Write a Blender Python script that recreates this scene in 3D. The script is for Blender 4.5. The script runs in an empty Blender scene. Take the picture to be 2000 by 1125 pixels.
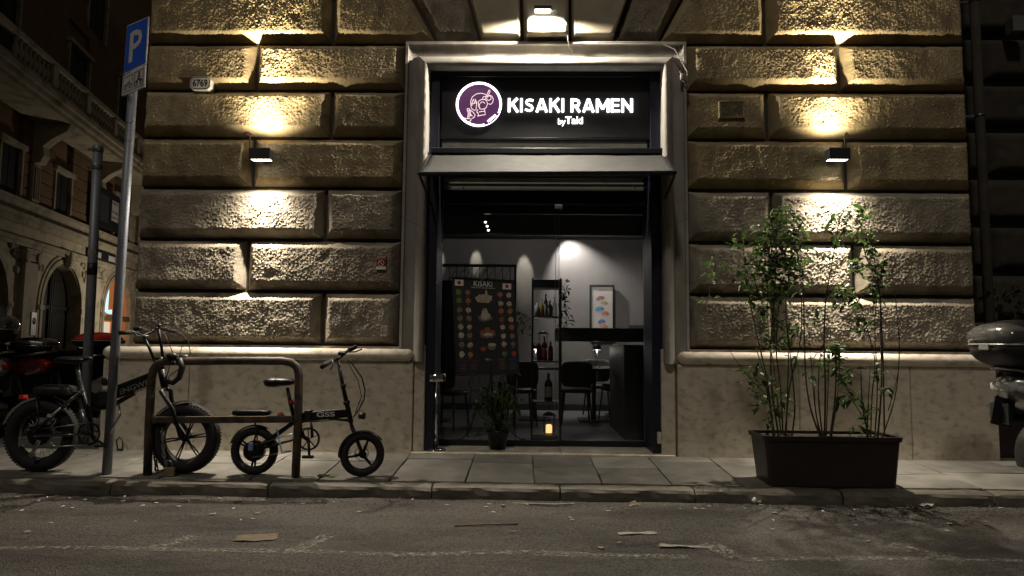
import bpy, math, random
import numpy as np
from mathutils import Vector, Matrix

# ------------------------------------------------------------------ camera, world, light
sc = bpy.context.scene
COL = sc.collection
R_ = math.radians
F_PX = 1333.0
PITCH, YAW, ROLL = R_(4.738), R_(1.157), R_(0.558)
CAM = Vector((0.0, -6.6, 1.1))
CAM_M = Matrix.Rotation(YAW, 3, 'Z') @ Matrix.Rotation(math.pi / 2 + PITCH, 3, 'X') @ Matrix.Rotation(ROLL, 3, 'Z')
cd = bpy.data.cameras.new('camera')
cd.sensor_width = 36.0
cd.lens = F_PX / 2000 * 36
cd.clip_end = 400
cam = bpy.data.objects.new('camera', cd)
cam.matrix_world = Matrix.Translation(CAM) @ CAM_M.to_4x4()
COL.objects.link(cam)
sc.camera = cam
sc.cycles.use_denoising = True
sc.cycles.max_bounces = 6
sc.cycles.transparent_max_bounces = 12
sc.cycles.sample_clamp_indirect = 4.0
sc.cycles.caustics_reflective = False
sc.cycles.caustics_refractive = False
sc.view_settings.view_transform = 'Standard'
sc.view_settings.look = 'None'
sc.view_settings.exposure = 0.0
sc.view_settings.gamma = 1.0

world = bpy.data.worlds.new('World')
sc.world = world
world.use_nodes = True
wn = world.node_tree.nodes
bg = wn['Background']
bg.inputs[0].default_value = (1.0, 0.88, 0.74, 1)
bg.inputs[1].default_value = 0.024

WARM = (1.0, 0.84, 0.56)
COOL = (1.0, 0.93, 0.84)


def lamp(name, kind, loc, aim, power, color, size=0.1, size_y=None, spot=60, blend=1.0, spread=180):
    ld = bpy.data.lights.new(name, kind)
    ld.energy = power
    ld.color = color
    if kind == 'AREA':
        ld.shape = 'RECTANGLE'
        ld.size = size
        ld.size_y = size_y or size
        ld.spread = R_(spread)
    elif kind == 'SPOT':
        ld.spot_size = R_(spot)
        ld.spot_blend = blend
        ld.shadow_soft_size = size
    else:
        ld.shadow_soft_size = size
    o = bpy.data.objects.new(name, ld)
    o.location = loc
    d = Vector(aim) - Vector(loc)
    o.rotation_euler = d.to_track_quat('-Z', 'Y').to_euler()
    COL.objects.link(o)
    return o


# the faint general light of the street at night, high from the front left
sun_d = bpy.data.lights.new('street_glow', 'SUN')
sun_d.energy = 0.44
sun_d.color = (1.0, 0.90, 0.76)
sun_d.angle = R_(5)
sun = bpy.data.objects.new('street_glow', sun_d)
sun.rotation_euler = Vector((0.28, 0.95, -1.2)).to_track_quat('-Z', 'Y').to_euler()
COL.objects.link(sun)

# ------------------------------------------------------------------ pixel -> world survey helpers
def ray(px, py):
    return CAM_M @ Vector(((px - 1000) / F_PX, -(py - 562.5) / F_PX, -1))


def W(px, py, y=0.0):
    r = ray(px, py)
    return CAM + r * ((y - CAM.y) / r.y)


def G(px, py, z=0.0):
    r = ray(px, py)
    return CAM + r * ((z - CAM.z) / r.z)


PAVE = lambda y: 0.055 * (min(max(y, -1.2), 0.6) + 1.2) / 1.2


# ------------------------------------------------------------------ mesh helpers
class M:
    def __init__(s):
        s.v = []; s.f = []; s.sm = []

    def add(s, vs, fs, smooth=False):
        n = len(s.v)
        s.v += [tuple(v) for v in vs]
        for f in fs:
            s.f.append(tuple(i + n for i in f)); s.sm.append(smooth)
        return s

    def box(s, x0, x1, y0, y1, z0, z1):
        vs = [(x, y, z) for x in (x0, x1) for y in (y0, y1) for z in (z0, z1)]
        return s.add(vs, [(0, 1, 3, 2), (4, 6, 7, 5), (0, 4, 5, 1), (2, 3, 7, 6), (0, 2, 6, 4), (1, 5, 7, 3)])

    def bar(s, a, b, w, h, up=(0, 0, 1)):
        a = Vector(a); b = Vector(b); d = (b - a).normalized()
        u = d.cross(Vector(up))
        if u.length < 1e-3: u = d.cross(Vector((0, 1, 0)))
        u.normalize(); v = u.cross(d)
        vs = [p + u * (i * w / 2) + v * (j * h / 2) for p in (a, b) for i, j in ((-1, -1), (1, -1), (1, 1), (-1, 1))]
        return s.add(vs, [(3, 2, 1, 0), (4, 5, 6, 7), (0, 1, 5, 4), (1, 2, 6, 5), (2, 3, 7, 6), (3, 0, 4, 7)])

    def tube(s, pts, r, seg=8, closed=False, caps=True):
        pts = [Vector(p) for p in pts]
        n = len(pts)
        rs = r if isinstance(r, (list, tuple)) else [r] * n
        ts = []
        for i in range(n):
            if closed: t = pts[(i + 1) % n] - pts[i - 1]
            else: t = pts[min(i + 1, n - 1)] - pts[max(i - 1, 0)]
            ts.append(t.normalized() if t.length > 1e-9 else Vector((0, 0, 1)))
        ref = Vector((0, 0, 1)) if abs(ts[0].z) < 0.9 else Vector((0, 1, 0))
        u = ts[0].cross(ref).normalized()
        vs = []
        for i in range(n):
            t = ts[i]
            u = (u - t * u.dot(t))
            if u.length < 1e-6: u = t.cross(Vector((0.3, 0.5, 0.8)))
            u.normalize()
            w = t.cross(u)
            for k in range(seg):
                a = 2 * math.pi * k / seg
                vs.append(pts[i] + (u * math.cos(a) + w * math.sin(a)) * rs[i])
        fs = []
        m = n if closed else n - 1
        for i in range(m):
            j = (i + 1) % n
            for k in range(seg):
                l = (k + 1) % seg
                fs.append((i * seg + k, i * seg + l, j * seg + l, j * seg + k))
        if caps and not closed:
            fs.append(tuple(range(seg - 1, -1, -1)))
            fs.append(tuple((n - 1) * seg + k for k in range(seg)))
        return s.add(vs, fs, True)

    def lathe(s, prof, c=(0, 0, 0), axis='z', seg=20):
        # prof: list of (r, h) along the axis
        vs = []; c = Vector(c)
        for r, h in prof:
            for k in range(seg):
                a = 2 * math.pi * k / seg
                x, y = r * math.cos(a), r * math.sin(a)
                p = {'z': (x, y, h), 'y': (x, h, y), 'x': (h, x, y)}[axis]
                vs.append(c + Vector(p))
        fs = []
        for i in range(len(prof) - 1):
            for k in range(seg):
                l = (k + 1) % seg
                fs.append((i * seg + k, i * seg + l, (i + 1) * seg + l, (i + 1) * seg + k))
        if prof[0][0] > 1e-4: fs.append(tuple(range(seg - 1, -1, -1)))
        if prof[-1][0] > 1e-4: fs.append(tuple((len(prof) - 1) * seg + k for k in range(seg)))
        return s.add(vs, fs, True)

    def torus(s, c, R, r, axis='y', seg=40, rs=10, sq=1.0):
        vs = []; c = Vector(c)
        for i in range(seg):
            a = 2 * math.pi * i / seg
            for k in range(rs):
                b = 2 * math.pi * k / rs
                rr = R + r * math.cos(b); h = r * sq * math.sin(b)
                x, y = rr * math.cos(a), rr * math.sin(a)
                p = {'z': (x, y, h), 'y': (x, h, y), 'x': (h, x, y)}[axis]
                vs.append(c + Vector(p))
        fs = [(i * rs + k, i * rs + (k + 1) % rs, ((i + 1) % seg) * rs + (k + 1) % rs, ((i + 1) % seg) * rs + k)
              for i in range(seg) for k in range(rs)]
        return s.add(vs, fs, True)

    def prism(s, poly, y0, y1, smooth=False):
        # poly in (x, z), extruded along y
        n = len(poly)
        vs = [(x, y0, z) for x, z in poly] + [(x, y1, z) for x, z in poly]
        fs = [tuple(range(n)), tuple(range(2 * n - 1, n - 1, -1))]
        s.add(vs, fs, False)
        m = len(s.v) - 2 * n
        for i in range(n):
            j = (i + 1) % n
            s.f.append((m + j, m + i, m + n + i, m + n + j)); s.sm.append(smooth)
        return s

    def strip(s, pts, w, y0, y1):
        # stroke in the (x, z) plane with width w, extruded in y
        n = len(pts); L = []; Rr = []
        for i in range(n):
            a = Vector(pts[max(i - 1, 0)]); b = Vector(pts[min(i + 1, n - 1)])
            t = (b - a).normalized(); nrm = Vector((-t.y, t.x)); p = Vector(pts[i])
            L.append(p + nrm * w / 2); Rr.append(p - nrm * w / 2)
        vs = []
        for i in range(n):
            vs += [(L[i].x, y0, L[i].y), (Rr[i].x, y0, Rr[i].y), (Rr[i].x, y1, Rr[i].y), (L[i].x, y1, L[i].y)]
        fs = []
        for i in range(n - 1):
            a = i * 4; b = a + 4
            fs += [(a, a + 1, b + 1, b), (a + 2, a + 3, b + 3, b + 2), (a + 1, a + 2, b + 2, b + 1), (a + 3, a, b, b + 3)]
        fs += [(3, 2, 1, 0), tuple((n - 1) * 4 + k for k in range(4))]
        return s.add(vs, fs)

    def sup(s, c, a, b, h, e=0.45, e2=0.45, seg=24, rings=12, taper=0.0):
        # rounded box (superellipsoid), half sizes a, b, h; taper shrinks the top
        def sp(v, p): return math.copysign(abs(v) ** p, v)
        vs = []; c = Vector(c)
        for i in range(rings + 1):
            ph = -math.pi / 2 + math.pi * i / rings
            for k in range(seg):
                t = 2 * math.pi * k / seg
                z = sp(math.sin(ph), e2)
                q = 1 - taper * (z + 1) / 2
                vs.append(c + Vector((a * q * sp(math.cos(ph), e2) * sp(math.cos(t), e), b * q * sp(math.cos(ph), e2) * sp(math.sin(t), e), h * z)))
        fs = [(i * seg + k, i * seg + (k + 1) % seg, (i + 1) * seg + (k + 1) % seg, (i + 1) * seg + k)
              for i in range(rings) for k in range(seg)]
        return s.add(vs, fs, True)

    def xf(s, mat):
        s.v = [tuple(mat @ Vector(v)) for v in s.v]
        return s

    def mesh(s, name):
        me = bpy.data.meshes.new(name)
        me.from_pydata(s.v, [], s.f)
        me.polygons.foreach_set('use_smooth', s.sm)
        me.validate()
        return me


def link(name, me, mt=None, parent=None, bevel=0, seg=2):
    o = bpy.data.objects.new(name, me)
    if mt is not None:
        me.materials.clear(); me.materials.append(mt)
    COL.objects.link(o)
    if parent is not None: o.parent = parent
    if bevel:
        b = o.modifiers.new('bevel', 'BEVEL'); b.width = bevel; b.segments = seg; b.limit_method = 'ANGLE'
        b.angle_limit = R_(40)
    return o


def part(name, m, mt, parent, bevel=0, label=None, kind=None, seg=2):
    o = link(name, m.mesh(name), mt, parent, bevel, seg)
    if label: o['label'] = label
    if kind: o['kind'] = kind
    return o


def thing(name, label, cat, loc=(0, 0, 0), rz=0.0, group=None):
    o = bpy.data.objects.new(name, None)
    o.empty_display_size = 0.1
    o.location = loc; o.rotation_euler = (0, 0, rz)
    o['label'] = label; o['category'] = cat
    if group: o['group'] = group
    COL.objects.link(o)
    return o


def tag(o, label, cat, group=None):
    o['label'] = label; o['category'] = cat
    if group: o['group'] = group
    return o


def struct(o):
    o['kind'] = 'structure'
    return o


def arc(cx, cz, r, a0, a1, n):
    return [(cx + r * math.cos(R_(a0 + (a1 - a0) * i / n)), cz + r * math.sin(R_(a0 + (a1 - a0) * i / n))) for i in range(n + 1)]


# ------------------------------------------------------------------ numpy noise
def perlin(x, y, seed=0):
    rng = np.random.RandomState(seed)
    perm = rng.permutation(512)
    ang = rng.rand(512) * 2 * np.pi
    gx, gy = np.cos(ang), np.sin(ang)
    xi = np.floor(x).astype(int); yi = np.floor(y).astype(int)
    xf = x - xi; yf = y - yi
    u = xf * xf * xf * (xf * (xf * 6 - 15) + 10); v = yf * yf * yf * (yf * (yf * 6 - 15) + 10)

    def g(ix, iy, dx, dy):
        h = perm[(perm[ix & 511] + iy) & 511]
        return gx[h] * dx + gy[h] * dy
    a = g(xi, yi, xf, yf); b = g(xi + 1, yi, xf - 1, yf)
    c = g(xi, yi + 1, xf, yf - 1); d = g(xi + 1, yi + 1, xf - 1, yf - 1)
    return (a + u * (b - a)) * (1 - v) + (c + u * (d - c)) * v


def grid_mesh(name, P, smooth=True):
    ny, nx = P.shape[:2]
    me = bpy.data.meshes.new(name)
    me.vertices.add(nx * ny)
    me.vertices.foreach_set('co', P.reshape(-1).astype(np.float32))
    i = np.arange((ny - 1) * (nx - 1)); r = i // (nx - 1); c = i % (nx - 1)
    a = r * nx + c
    q = np.stack([a, a + 1, a + nx + 1, a + nx], 1).reshape(-1)
    me.loops.add(len(q)); me.loops.foreach_set('vertex_index', q)
    me.polygons.add(len(i)); me.polygons.foreach_set('loop_start', i * 4)
    me.polygons.foreach_set('loop_total', np.full(len(i), 4))
    me.update(calc_edges=True)
    me.polygons.foreach_set('use_smooth', np.full(len(i), smooth))
    return me


# ------------------------------------------------------------------ materials
def mat(name, c, rough=0.6, metal=0.0, c2=None, vs=6.0, vlo=0.35, vhi=0.65, bump=0.0, bs=80.0, detail=6, emit=0.0,
        ecol=None, spec=0.5, rvar=0.0, stretch=None, coat=0.0, c3=None, v3=1.5, trans=0.0):
    m = bpy.data.materials.new(name)
    m.use_nodes = True
    nt = m.node_tree; N = nt.nodes; L = nt.links
    p = N['Principled BSDF']
    p.inputs['Roughness'].default_value = rough
    p.inputs['Metallic'].default_value = metal
    p.inputs['Specular IOR Level'].default_value = spec
    p.inputs['Coat Weight'].default_value = coat
    p.inputs['Transmission Weight'].default_value = trans
    if c2 is None: c2 = tuple(x * 0.82 for x in c)
    tc = N.new('ShaderNodeTexCoord')
    src = tc.outputs['Object']
    if stretch:
        mp = N.new('ShaderNodeMapping'); mp.inputs['Scale'].default_value = stretch
        L.new(src, mp.inputs[0]); src = mp.outputs[0]
    nz = N.new('ShaderNodeTexNoise'); nz.inputs['Scale'].default_value = vs; nz.inputs['Detail'].default_value = detail
    nz.inputs['Roughness'].default_value = 0.62
    L.new(src, nz.inputs['Vector'])
    rp = N.new('ShaderNodeValToRGB')
    rp.color_ramp.elements[0].position = vlo; rp.color_ramp.elements[1].position = vhi
    rp.color_ramp.elements[0].color = (*c2, 1); rp.color_ramp.elements[1].color = (*c, 1)
    L.new(nz.outputs['Fac'], rp.inputs[0])
    out = rp.outputs[0]
    if c3:
        n3 = N.new('ShaderNodeTexNoise'); n3.inputs['Scale'].default_value = v3; n3.inputs['Detail'].default_value = 8
        L.new(src, n3.inputs['Vector'])
        r3 = N.new('ShaderNodeMapRange'); r3.inputs[1].default_value = 0.5; r3.inputs[2].default_value = 0.72
        L.new(n3.outputs['Fac'], r3.inputs[0])
        mx = N.new('ShaderNodeMix'); mx.data_type = 'RGBA'
        L.new(r3.outputs[0], mx.inputs[0]); L.new(out, mx.inputs[6]); mx.inputs[7].default_value = (*c3, 1)
        out = mx.outputs[2]
    L.new(out, p.inputs['Base Color'])
    if rvar:
        mr = N.new('ShaderNodeMapRange'); mr.inputs[3].default_value = rough - rvar; mr.inputs[4].default_value = rough + rvar
        L.new(nz.outputs['Fac'], mr.inputs[0]); L.new(mr.outputs[0], p.inputs['Roughness'])
    if bump:
        nb = N.new('ShaderNodeTexNoise'); nb.inputs['Scale'].default_value = bs; nb.inputs['Detail'].default_value = 5
        L.new(src, nb.inputs['Vector'])
        b = N.new('ShaderNodeBump'); b.inputs['Strength'].default_value = min(1, bump * 40); b.inputs['Distance'].default_value = bump
        L.new(nb.outputs['Fac'], b.inputs['Height']); L.new(b.outputs[0], p.inputs['Normal'])
    if emit:
        p.inputs['Emission Color'].default_value = (*(ecol or c), 1)
        p.inputs['Emission Strength'].default_value = emit
    return m


MT = {}
MT['stone_up'] = mat('ochre painted stone', (0.41, 0.33, 0.20), 0.88, c2=(0.30, 0.238, 0.142), vs=5, bump=0.004, bs=110, spec=0.3, c3=(0.21, 0.16, 0.10), v3=3, stretch=(1, 1, 0.5))
MT['stone_lo'] = mat('grey brown painted stone', (0.38, 0.33, 0.26), 0.88, c2=(0.25, 0.218, 0.172), vs=6, bump=0.004, bs=110, spec=0.3, c3=(0.16, 0.135, 0.105), v3=3.4, stretch=(1, 1, 0.5))
def tinted(key, f, seed):
    # a block of the same paint with its own stains: tint and noise differ from block to block
    m = MT[key].copy()
    for n in m.node_tree.nodes:
        if n.type == 'VALTORGB':
            for e in n.color_ramp.elements:
                c = e.color; e.color = (c[0] * f, c[1] * f, c[2] * (f * 0.97 if f < 1 else f), 1)
            n.color_ramp.elements[0].position += 0.02 * (seed - 1)
        if n.type == 'TEX_NOISE' and n.inputs['Scale'].default_value < 20:
            n.inputs['Scale'].default_value *= 1 + 0.23 * seed
    return m


MT['voussoir'] = mat('smooth cream stone', (0.46, 0.40, 0.29), 0.8, c2=(0.36, 0.31, 0.22), vs=4, bump=0.0015, bs=90)
MT['mortar'] = mat('dark joint', (0.07, 0.06, 0.045), 0.95, bump=0.003, bs=60)
MT['travertine'] = mat('travertine', (0.64, 0.58, 0.48), 0.72, c2=(0.50, 0.445, 0.36), vs=7, vlo=0.25, vhi=0.62, bump=0.0035, bs=40, detail=10, c3=(0.36, 0.305, 0.235), v3=11, rvar=0.1, stretch=(1, 1, 1.5))
MT['architrave'] = mat('grey painted stone', (0.36, 0.335, 0.30), 0.66, c2=(0.23, 0.212, 0.185), vs=7, vlo=.3, vhi=.6, bump=0.003, bs=30, stretch=(1, 1, 0.35), c3=(0.20, 0.185, 0.16), v3=3.5, rvar=.1)
MT['threshold'] = mat('worn marble', (0.66, 0.61, 0.50), 0.5, c2=(0.42, 0.36, 0.27), vs=9, bump=0.003, bs=40, rvar=0.12)
MT['slab'] = mat('basalt paving', (0.115, 0.103, 0.085), 0.62, c2=(0.07, 0.062, 0.052), vs=5, bump=0.002, bs=90, rvar=0.12, c3=(0.155, 0.14, 0.115), v3=3)
MT['kerb'] = mat('kerb stone', (0.15, 0.132, 0.104), 0.68, c2=(0.08, 0.07, 0.055), vs=6, bump=0.004, bs=60, rvar=0.1, c3=(0.07, 0.06, 0.05), v3=2.2)
MT['black_metal'] = mat('black painted metal', (0.008, 0.008, 0.011), 0.38, rvar=0.08, vs=20)
MT['blue_black'] = mat('blue black metal', (0.010, 0.012, 0.028), 0.42, rvar=0.08, vs=12)
MT['black_satin'] = mat('black satin paint', (0.006, 0.006, 0.007), 0.42, spec=0.35, vs=15)
MT['rubber'] = mat('tyre rubber', (0.012, 0.012, 0.012), 0.8, bump=0.002, bs=120)
MT['stone_dark'] = mat('stone coloured as unlit', (0.060, 0.052, 0.042), 0.9, c2=(0.04, 0.035, 0.028), vs=6, bump=0.004, bs=90)  # unlit look of the neighbour wall and downpipe is put into the colour
MT['dark_plastic'] = mat('dark plastic', (0.015, 0.014, 0.014), 0.5, rvar=0.1)
MT['steel'] = mat('worn steel', (0.45, 0.45, 0.45), 0.32, 0.9, c2=(0.30, 0.30, 0.30), vs=15, rvar=0.12)
MT['chrome'] = mat('chrome', (0.7, 0.7, 0.7), 0.12, 1.0)
MT['galv'] = mat('galvanised pole', (0.26, 0.28, 0.33), 0.5, 0.35, c2=(0.16, 0.175, 0.21), vs=9, rvar=0.12, bump=0.0006, bs=60, stretch=(1, 1, 0.25))
MT['rust'] = mat('rusty brown painted pipe', (0.095, 0.076, 0.06), 0.55, 0.3, c2=(0.028, 0.023, 0.02), vs=18, bump=0.002, bs=70, rvar=0.15, c3=(0.15, 0.09, 0.055), v3=7)
MT['white_paint'] = mat('white sheet', (0.72, 0.72, 0.70), 0.45, c2=(0.58, 0.57, 0.53), vs=12)
MT['blue_sheet'] = mat('blue reflective sheet', (0.02, 0.12, 0.75), 0.4, c2=(0.02, 0.11, 0.65), vs=10)
MT['print_black'] = mat('black print', (0.012, 0.012, 0.012), 0.5)
MT['canvas'] = mat('grey awning canvas', (0.032, 0.032, 0.030), 0.9, c2=(0.020, 0.020, 0.019), vs=7, bump=0.0015, bs=25, stretch=(1, 2.5, 1))
MT['zinc'] = mat('zinc panel', (0.62, 0.64, 0.56), 0.5, 0.0, c2=(0.48, 0.50, 0.43), vs=9, bump=0.001, bs=20, rvar=0.15)
MT['sign_panel'] = mat('matt black sign panel', (0.035, 0.035, 0.040), 0.42, c2=(0.03, 0.03, 0.034), vs=5, bump=0.0008, bs=4, stretch=(0.4, 1, 8))
MT['letter'] = mat('lit white letter', (0.8, 0.8, 0.8), 0.5, emit=4.0, ecol=(1.0, 0.98, 0.93))
MT['logo_disc'] = mat('lit purple disc', (0.10, 0.03, 0.11), 0.5, emit=1.0, ecol=(0.085, 0.026, 0.085))
MT['logo_line'] = mat('lit pink line', (0.8, 0.7, 0.7), 0.5, emit=1.3, ecol=(0.95, 0.72, 0.70))
MT['led'] = mat('led lens', (1, 1, 1), 0.5, emit=9.0, ecol=(1.0, 0.96, 0.86))
MT['led_dim'] = mat('interior lamp lens', (1, 1, 1), 0.5, emit=6.0, ecol=(1.0, 0.95, 0.88))
MT['lamp_body'] = mat('anthracite lamp housing', (0.03, 0.03, 0.032), 0.5)
MT['stone_x'] = None
MT['leaf'] = mat('leaf green', (0.085, 0.15, 0.035), 0.42, c2=(0.035, 0.07, 0.018), vs=9, spec=0.25)
MT['leaf2'] = mat('pale leaf', (0.16, 0.23, 0.07), 0.42, c2=(0.07, 0.11, 0.03), vs=9, spec=0.25)
MT['leaf3'] = mat('dark leaf', (0.035, 0.06, 0.022), 0.5, c2=(0.02, 0.035, 0.014), vs=9, spec=0.25)
MT['stem'] = mat('woody stem', (0.07, 0.05, 0.03), 0.8, c2=(0.035, 0.027, 0.018), vs=30)
MT['planter'] = mat('dark brown plastic planter', (0.028, 0.018, 0.017), 0.42, c2=(0.018, 0.012, 0.012), vs=4, rvar=0.1, bump=0.0006, bs=60)
MT['soil'] = mat('soil', (0.03, 0.022, 0.015), 0.95, bump=0.01, bs=40)
MT['red_lens'] = mat('red lens', (0.80, 0.03, 0.01), 0.2, coat=1.0, c2=(0.42, 0.018, 0.006))
MT['tail_lens'] = mat('dull red tail lens', (0.25, 0.01, 0.006), 0.3)
MT['red_paint'] = mat('red paint', (0.30, 0.008, 0.008), 0.22, coat=0.8)
MT['orange_lens'] = mat('orange lens', (0.5, 0.10, 0.02), 0.2, coat=0.8)
MT['smoke_lens'] = mat('smoked lens', (0.07, 0.07, 0.068), 0.15, coat=1.0)
MT['silver_paint'] = mat('silver paint', (0.42, 0.42, 0.41), 0.3, 0.35, coat=0.6)
MT['grey_paint'] = mat('dark grey paint', (0.05, 0.052, 0.055), 0.25, 0.3, coat=0.8)
MT['clear_lens'] = mat('clear lens', (0.55, 0.55, 0.55), 0.12, coat=1.0)
MT['paper'] = mat('litter paper', (0.36, 0.34, 0.29), 0.9, c2=(0.20, 0.185, 0.155), vs=20)
MT['card'] = mat('flattened cardboard', (0.17, 0.13, 0.09), 0.9, c2=(0.12, 0.09, 0.06), vs=12)
MT['twig'] = mat('twig', (0.20, 0.14, 0.09), 0.9, c2=(0.12, 0.085, 0.055), vs=40)
MT['brass'] = mat('brass padlock', (0.34, 0.25, 0.15), 0.5, 0.3, c2=(0.22, 0.16, 0.10), vs=20)
MT['tape_blue'] = mat('pale blue metal', (0.30, 0.42, 0.75), 0.3, 0.4)
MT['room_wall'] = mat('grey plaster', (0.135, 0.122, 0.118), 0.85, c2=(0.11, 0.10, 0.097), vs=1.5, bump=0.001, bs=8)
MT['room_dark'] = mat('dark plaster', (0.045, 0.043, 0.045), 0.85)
MT['room_floor'] = mat('dark floor boards', (0.11, 0.115, 0.13), 0.35, c2=(0.07, 0.075, 0.085), vs=3, rvar=0.12, stretch=(1, 6, 1))
MT['ceil_beam'] = mat('grey ceiling beam', (0.14, 0.14, 0.14), 0.7)
MT['wood_black'] = mat('black stained wood', (0.014, 0.013, 0.013), 0.5, bump=0.001, bs=30, stretch=(1, 1, 6))
MT['print_white'] = mat('white print', (0.80, 0.79, 0.77), 0.6)
MT['print_grey'] = mat('grey frame print', (0.26, 0.26, 0.26), 0.6)
MT['candle'] = mat('candle glow', (0.9, 0.5, 0.25), 0.5, emit=2.2, ecol=(1.0, 0.42, 0.16))
MT['shade'] = mat('bronze lamp shade', (0.05, 0.04, 0.035), 0.4)
MT['iron'] = mat('wrought iron', (0.010, 0.010, 0.010), 0.45, 0.2)
MT['palazzo'] = mat('palazzo plaster', (0.58, 0.51, 0.38), 0.85, c2=(0.45, 0.39, 0.28), vs=1.3, bump=0.006, bs=12, c3=(0.24, 0.20, 0.145), v3=2)
MT['palazzo_up'] = mat('orange brown plaster', (0.26, 0.16, 0.085), 0.9, c2=(0.19, 0.115, 0.06), vs=1.1, bump=0.004, bs=9)
MT['door_wood'] = mat('dark door wood', (0.016, 0.014, 0.012), 0.5, c2=(0.010, 0.009, 0.008), spec=0.1, vs=4, stretch=(4, 4, 1))
MT['shutter'] = mat('dark shutter', (0.018, 0.016, 0.015), 0.7)
MT['shop_orange'] = mat('lit orange shopfront', (0.5, 0.16, 0.04), 0.6, emit=0.20, ecol=(1.0, 0.30, 0.06))
MT['shop_cyan'] = mat('lit pale blue letter', (0.6, 0.8, 0.9), 0.5, emit=1.1, ecol=(0.45, 0.80, 1.0))
MT['shop_white'] = mat('lit shop window', (0.8, 0.75, 0.65), 0.5, emit=0.45, ecol=(1.0, 0.86, 0.68))


def glass_mat(name, tint=(0.92, 0.94, 0.95), refl=0.045):
    m = bpy.data.materials.new(name); m.use_nodes = True
    N = m.node_tree.nodes; L = m.node_tree.links
    N.remove(N['Principled BSDF'])
    lw = N.new('ShaderNodeLayerWeight'); lw.inputs[0].default_value = 0.25
    ma = N.new('ShaderNodeMath'); ma.operation = 'MULTIPLY_ADD'; ma.inputs[1].default_value = 0.5; ma.inputs[2].default_value = refl * 0.3
    L.new(lw.outputs['Fresnel'], ma.inputs[0])
    t = N.new('ShaderNodeBsdfTransparent'); t.inputs[0].default_value = (*tint, 1)
    g = N.new('ShaderNodeBsdfGlossy'); g.inputs['Roughness'].default_value = 0.02
    mx = N.new('ShaderNodeMixShader')
    L.new(ma.outputs[0], mx.inputs[0]); L.new(t.outputs[0], mx.inputs[1]); L.new(g.outputs[0], mx.inputs[2])
    L.new(mx.outputs[0], N['Material Output'].inputs[0])
    return m


MT['glass'] = glass_mat('window glass')
MT['bottle_clear'] = glass_mat('clear bottle', (0.72, 0.78, 0.78), 0.2)


def asphalt():
    m = bpy.data.materials.new('asphalt'); m.use_nodes = True
    nt = m.node_tree; N = nt.nodes; L = nt.links; p = N['Principled BSDF']
    tc = N.new('ShaderNodeTexCoord').outputs['Object']

    def noise(s, d=4, r=0.6, vec=None):
        n = N.new('ShaderNodeTexNoise'); n.inputs['Scale'].default_value = s; n.inputs['Detail'].default_value = d
        n.inputs['Roughness'].default_value = r; L.new(vec or tc, n.inputs['Vector']); return n.outputs['Fac']

    def ramp(f, a, b, ca, cb):
        r = N.new('ShaderNodeValToRGB'); r.color_ramp.elements[0].position = a; r.color_ramp.elements[1].position = b
        r.color_ramp.elements[0].color = (*ca, 1); r.color_ramp.elements[1].color = (*cb, 1); L.new(f, r.inputs[0]); return r.outputs[0]
    vo = N.new('ShaderNodeTexVoronoi'); vo.inputs['Scale'].default_value = 95; L.new(tc, vo.inputs['Vector'])
    base = ramp(noise(75, 3, 0.85), 0.44, 0.57, (0.012, 0.0105, 0.0095), (0.115, 0.102, 0.088))
    mp = N.new('ShaderNodeMapping'); mp.inputs['Scale'].default_value = (0.5, 1.6, 1); L.new(tc, mp.inputs[0])
    dust = ramp(noise(2.2, 8, 0.6, mp.outputs[0]), 0.40, 0.66, (0, 0, 0), (1, 1, 1))
    mx = N.new('ShaderNodeMix'); mx.data_type = 'RGBA'; mx.blend_type = 'MIX'
    ml = N.new('ShaderNodeMath'); ml.operation = 'MULTIPLY'; ml.inputs[1].default_value = 0.35
    L.new(dust, ml.inputs[0]); L.new(ml.outputs[0], mx.inputs[0]); L.new(base, mx.inputs[6]); mx.inputs[7].default_value = (0.10, 0.083, 0.062, 1)
    dark = ramp(noise(1.3, 9, 0.65, mp.outputs[0]), 0.34, 0.54, (0.25, 0.23, 0.22), (1, 1, 1))
    m2 = N.new('ShaderNodeMix'); m2.data_type = 'RGBA'; m2.blend_type = 'MULTIPLY'; m2.inputs[0].default_value = 1
    L.new(mx.outputs[2], m2.inputs[6]); L.new(dark, m2.inputs[7])
    L.new(m2.outputs[2], p.inputs['Base Color'])
    p.inputs['Roughness'].default_value = 0.82
    b = N.new('ShaderNodeBump'); b.inputs['Strength'].default_value = 1.0; b.inputs['Distance'].default_value = 0.009
    ad = N.new('ShaderNodeMath'); ad.operation = 'ADD'
    L.new(vo.outputs['Distance'], ad.inputs[0]); L.new(noise(60, 4, 0.7), ad.inputs[1])
    L.new(ad.outputs[0], b.inputs['Height']); L.new(b.outputs[0], p.inputs['Normal'])
    return m


MT['asphalt'] = asphalt()
for kleaf in ('leaf', 'leaf2', 'leaf3'):          # thin leaves let some light through
    nt = MT[kleaf].node_tree; p_ = nt.nodes['Principled BSDF']
    tr = nt.nodes.new('ShaderNodeBsdfTranslucent'); mx_ = nt.nodes.new('ShaderNodeMixShader'); mx_.inputs[0].default_value = 0.4
    src_ = p_.inputs['Base Color'].links[0].from_socket
    nt.links.new(src_, tr.inputs[0]); nt.links.new(p_.outputs[0], mx_.inputs[1]); nt.links.new(tr.outputs[0], mx_.inputs[2])
    nt.links.new(mx_.outputs[0], nt.nodes['Material Output'].inputs[0])


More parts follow.
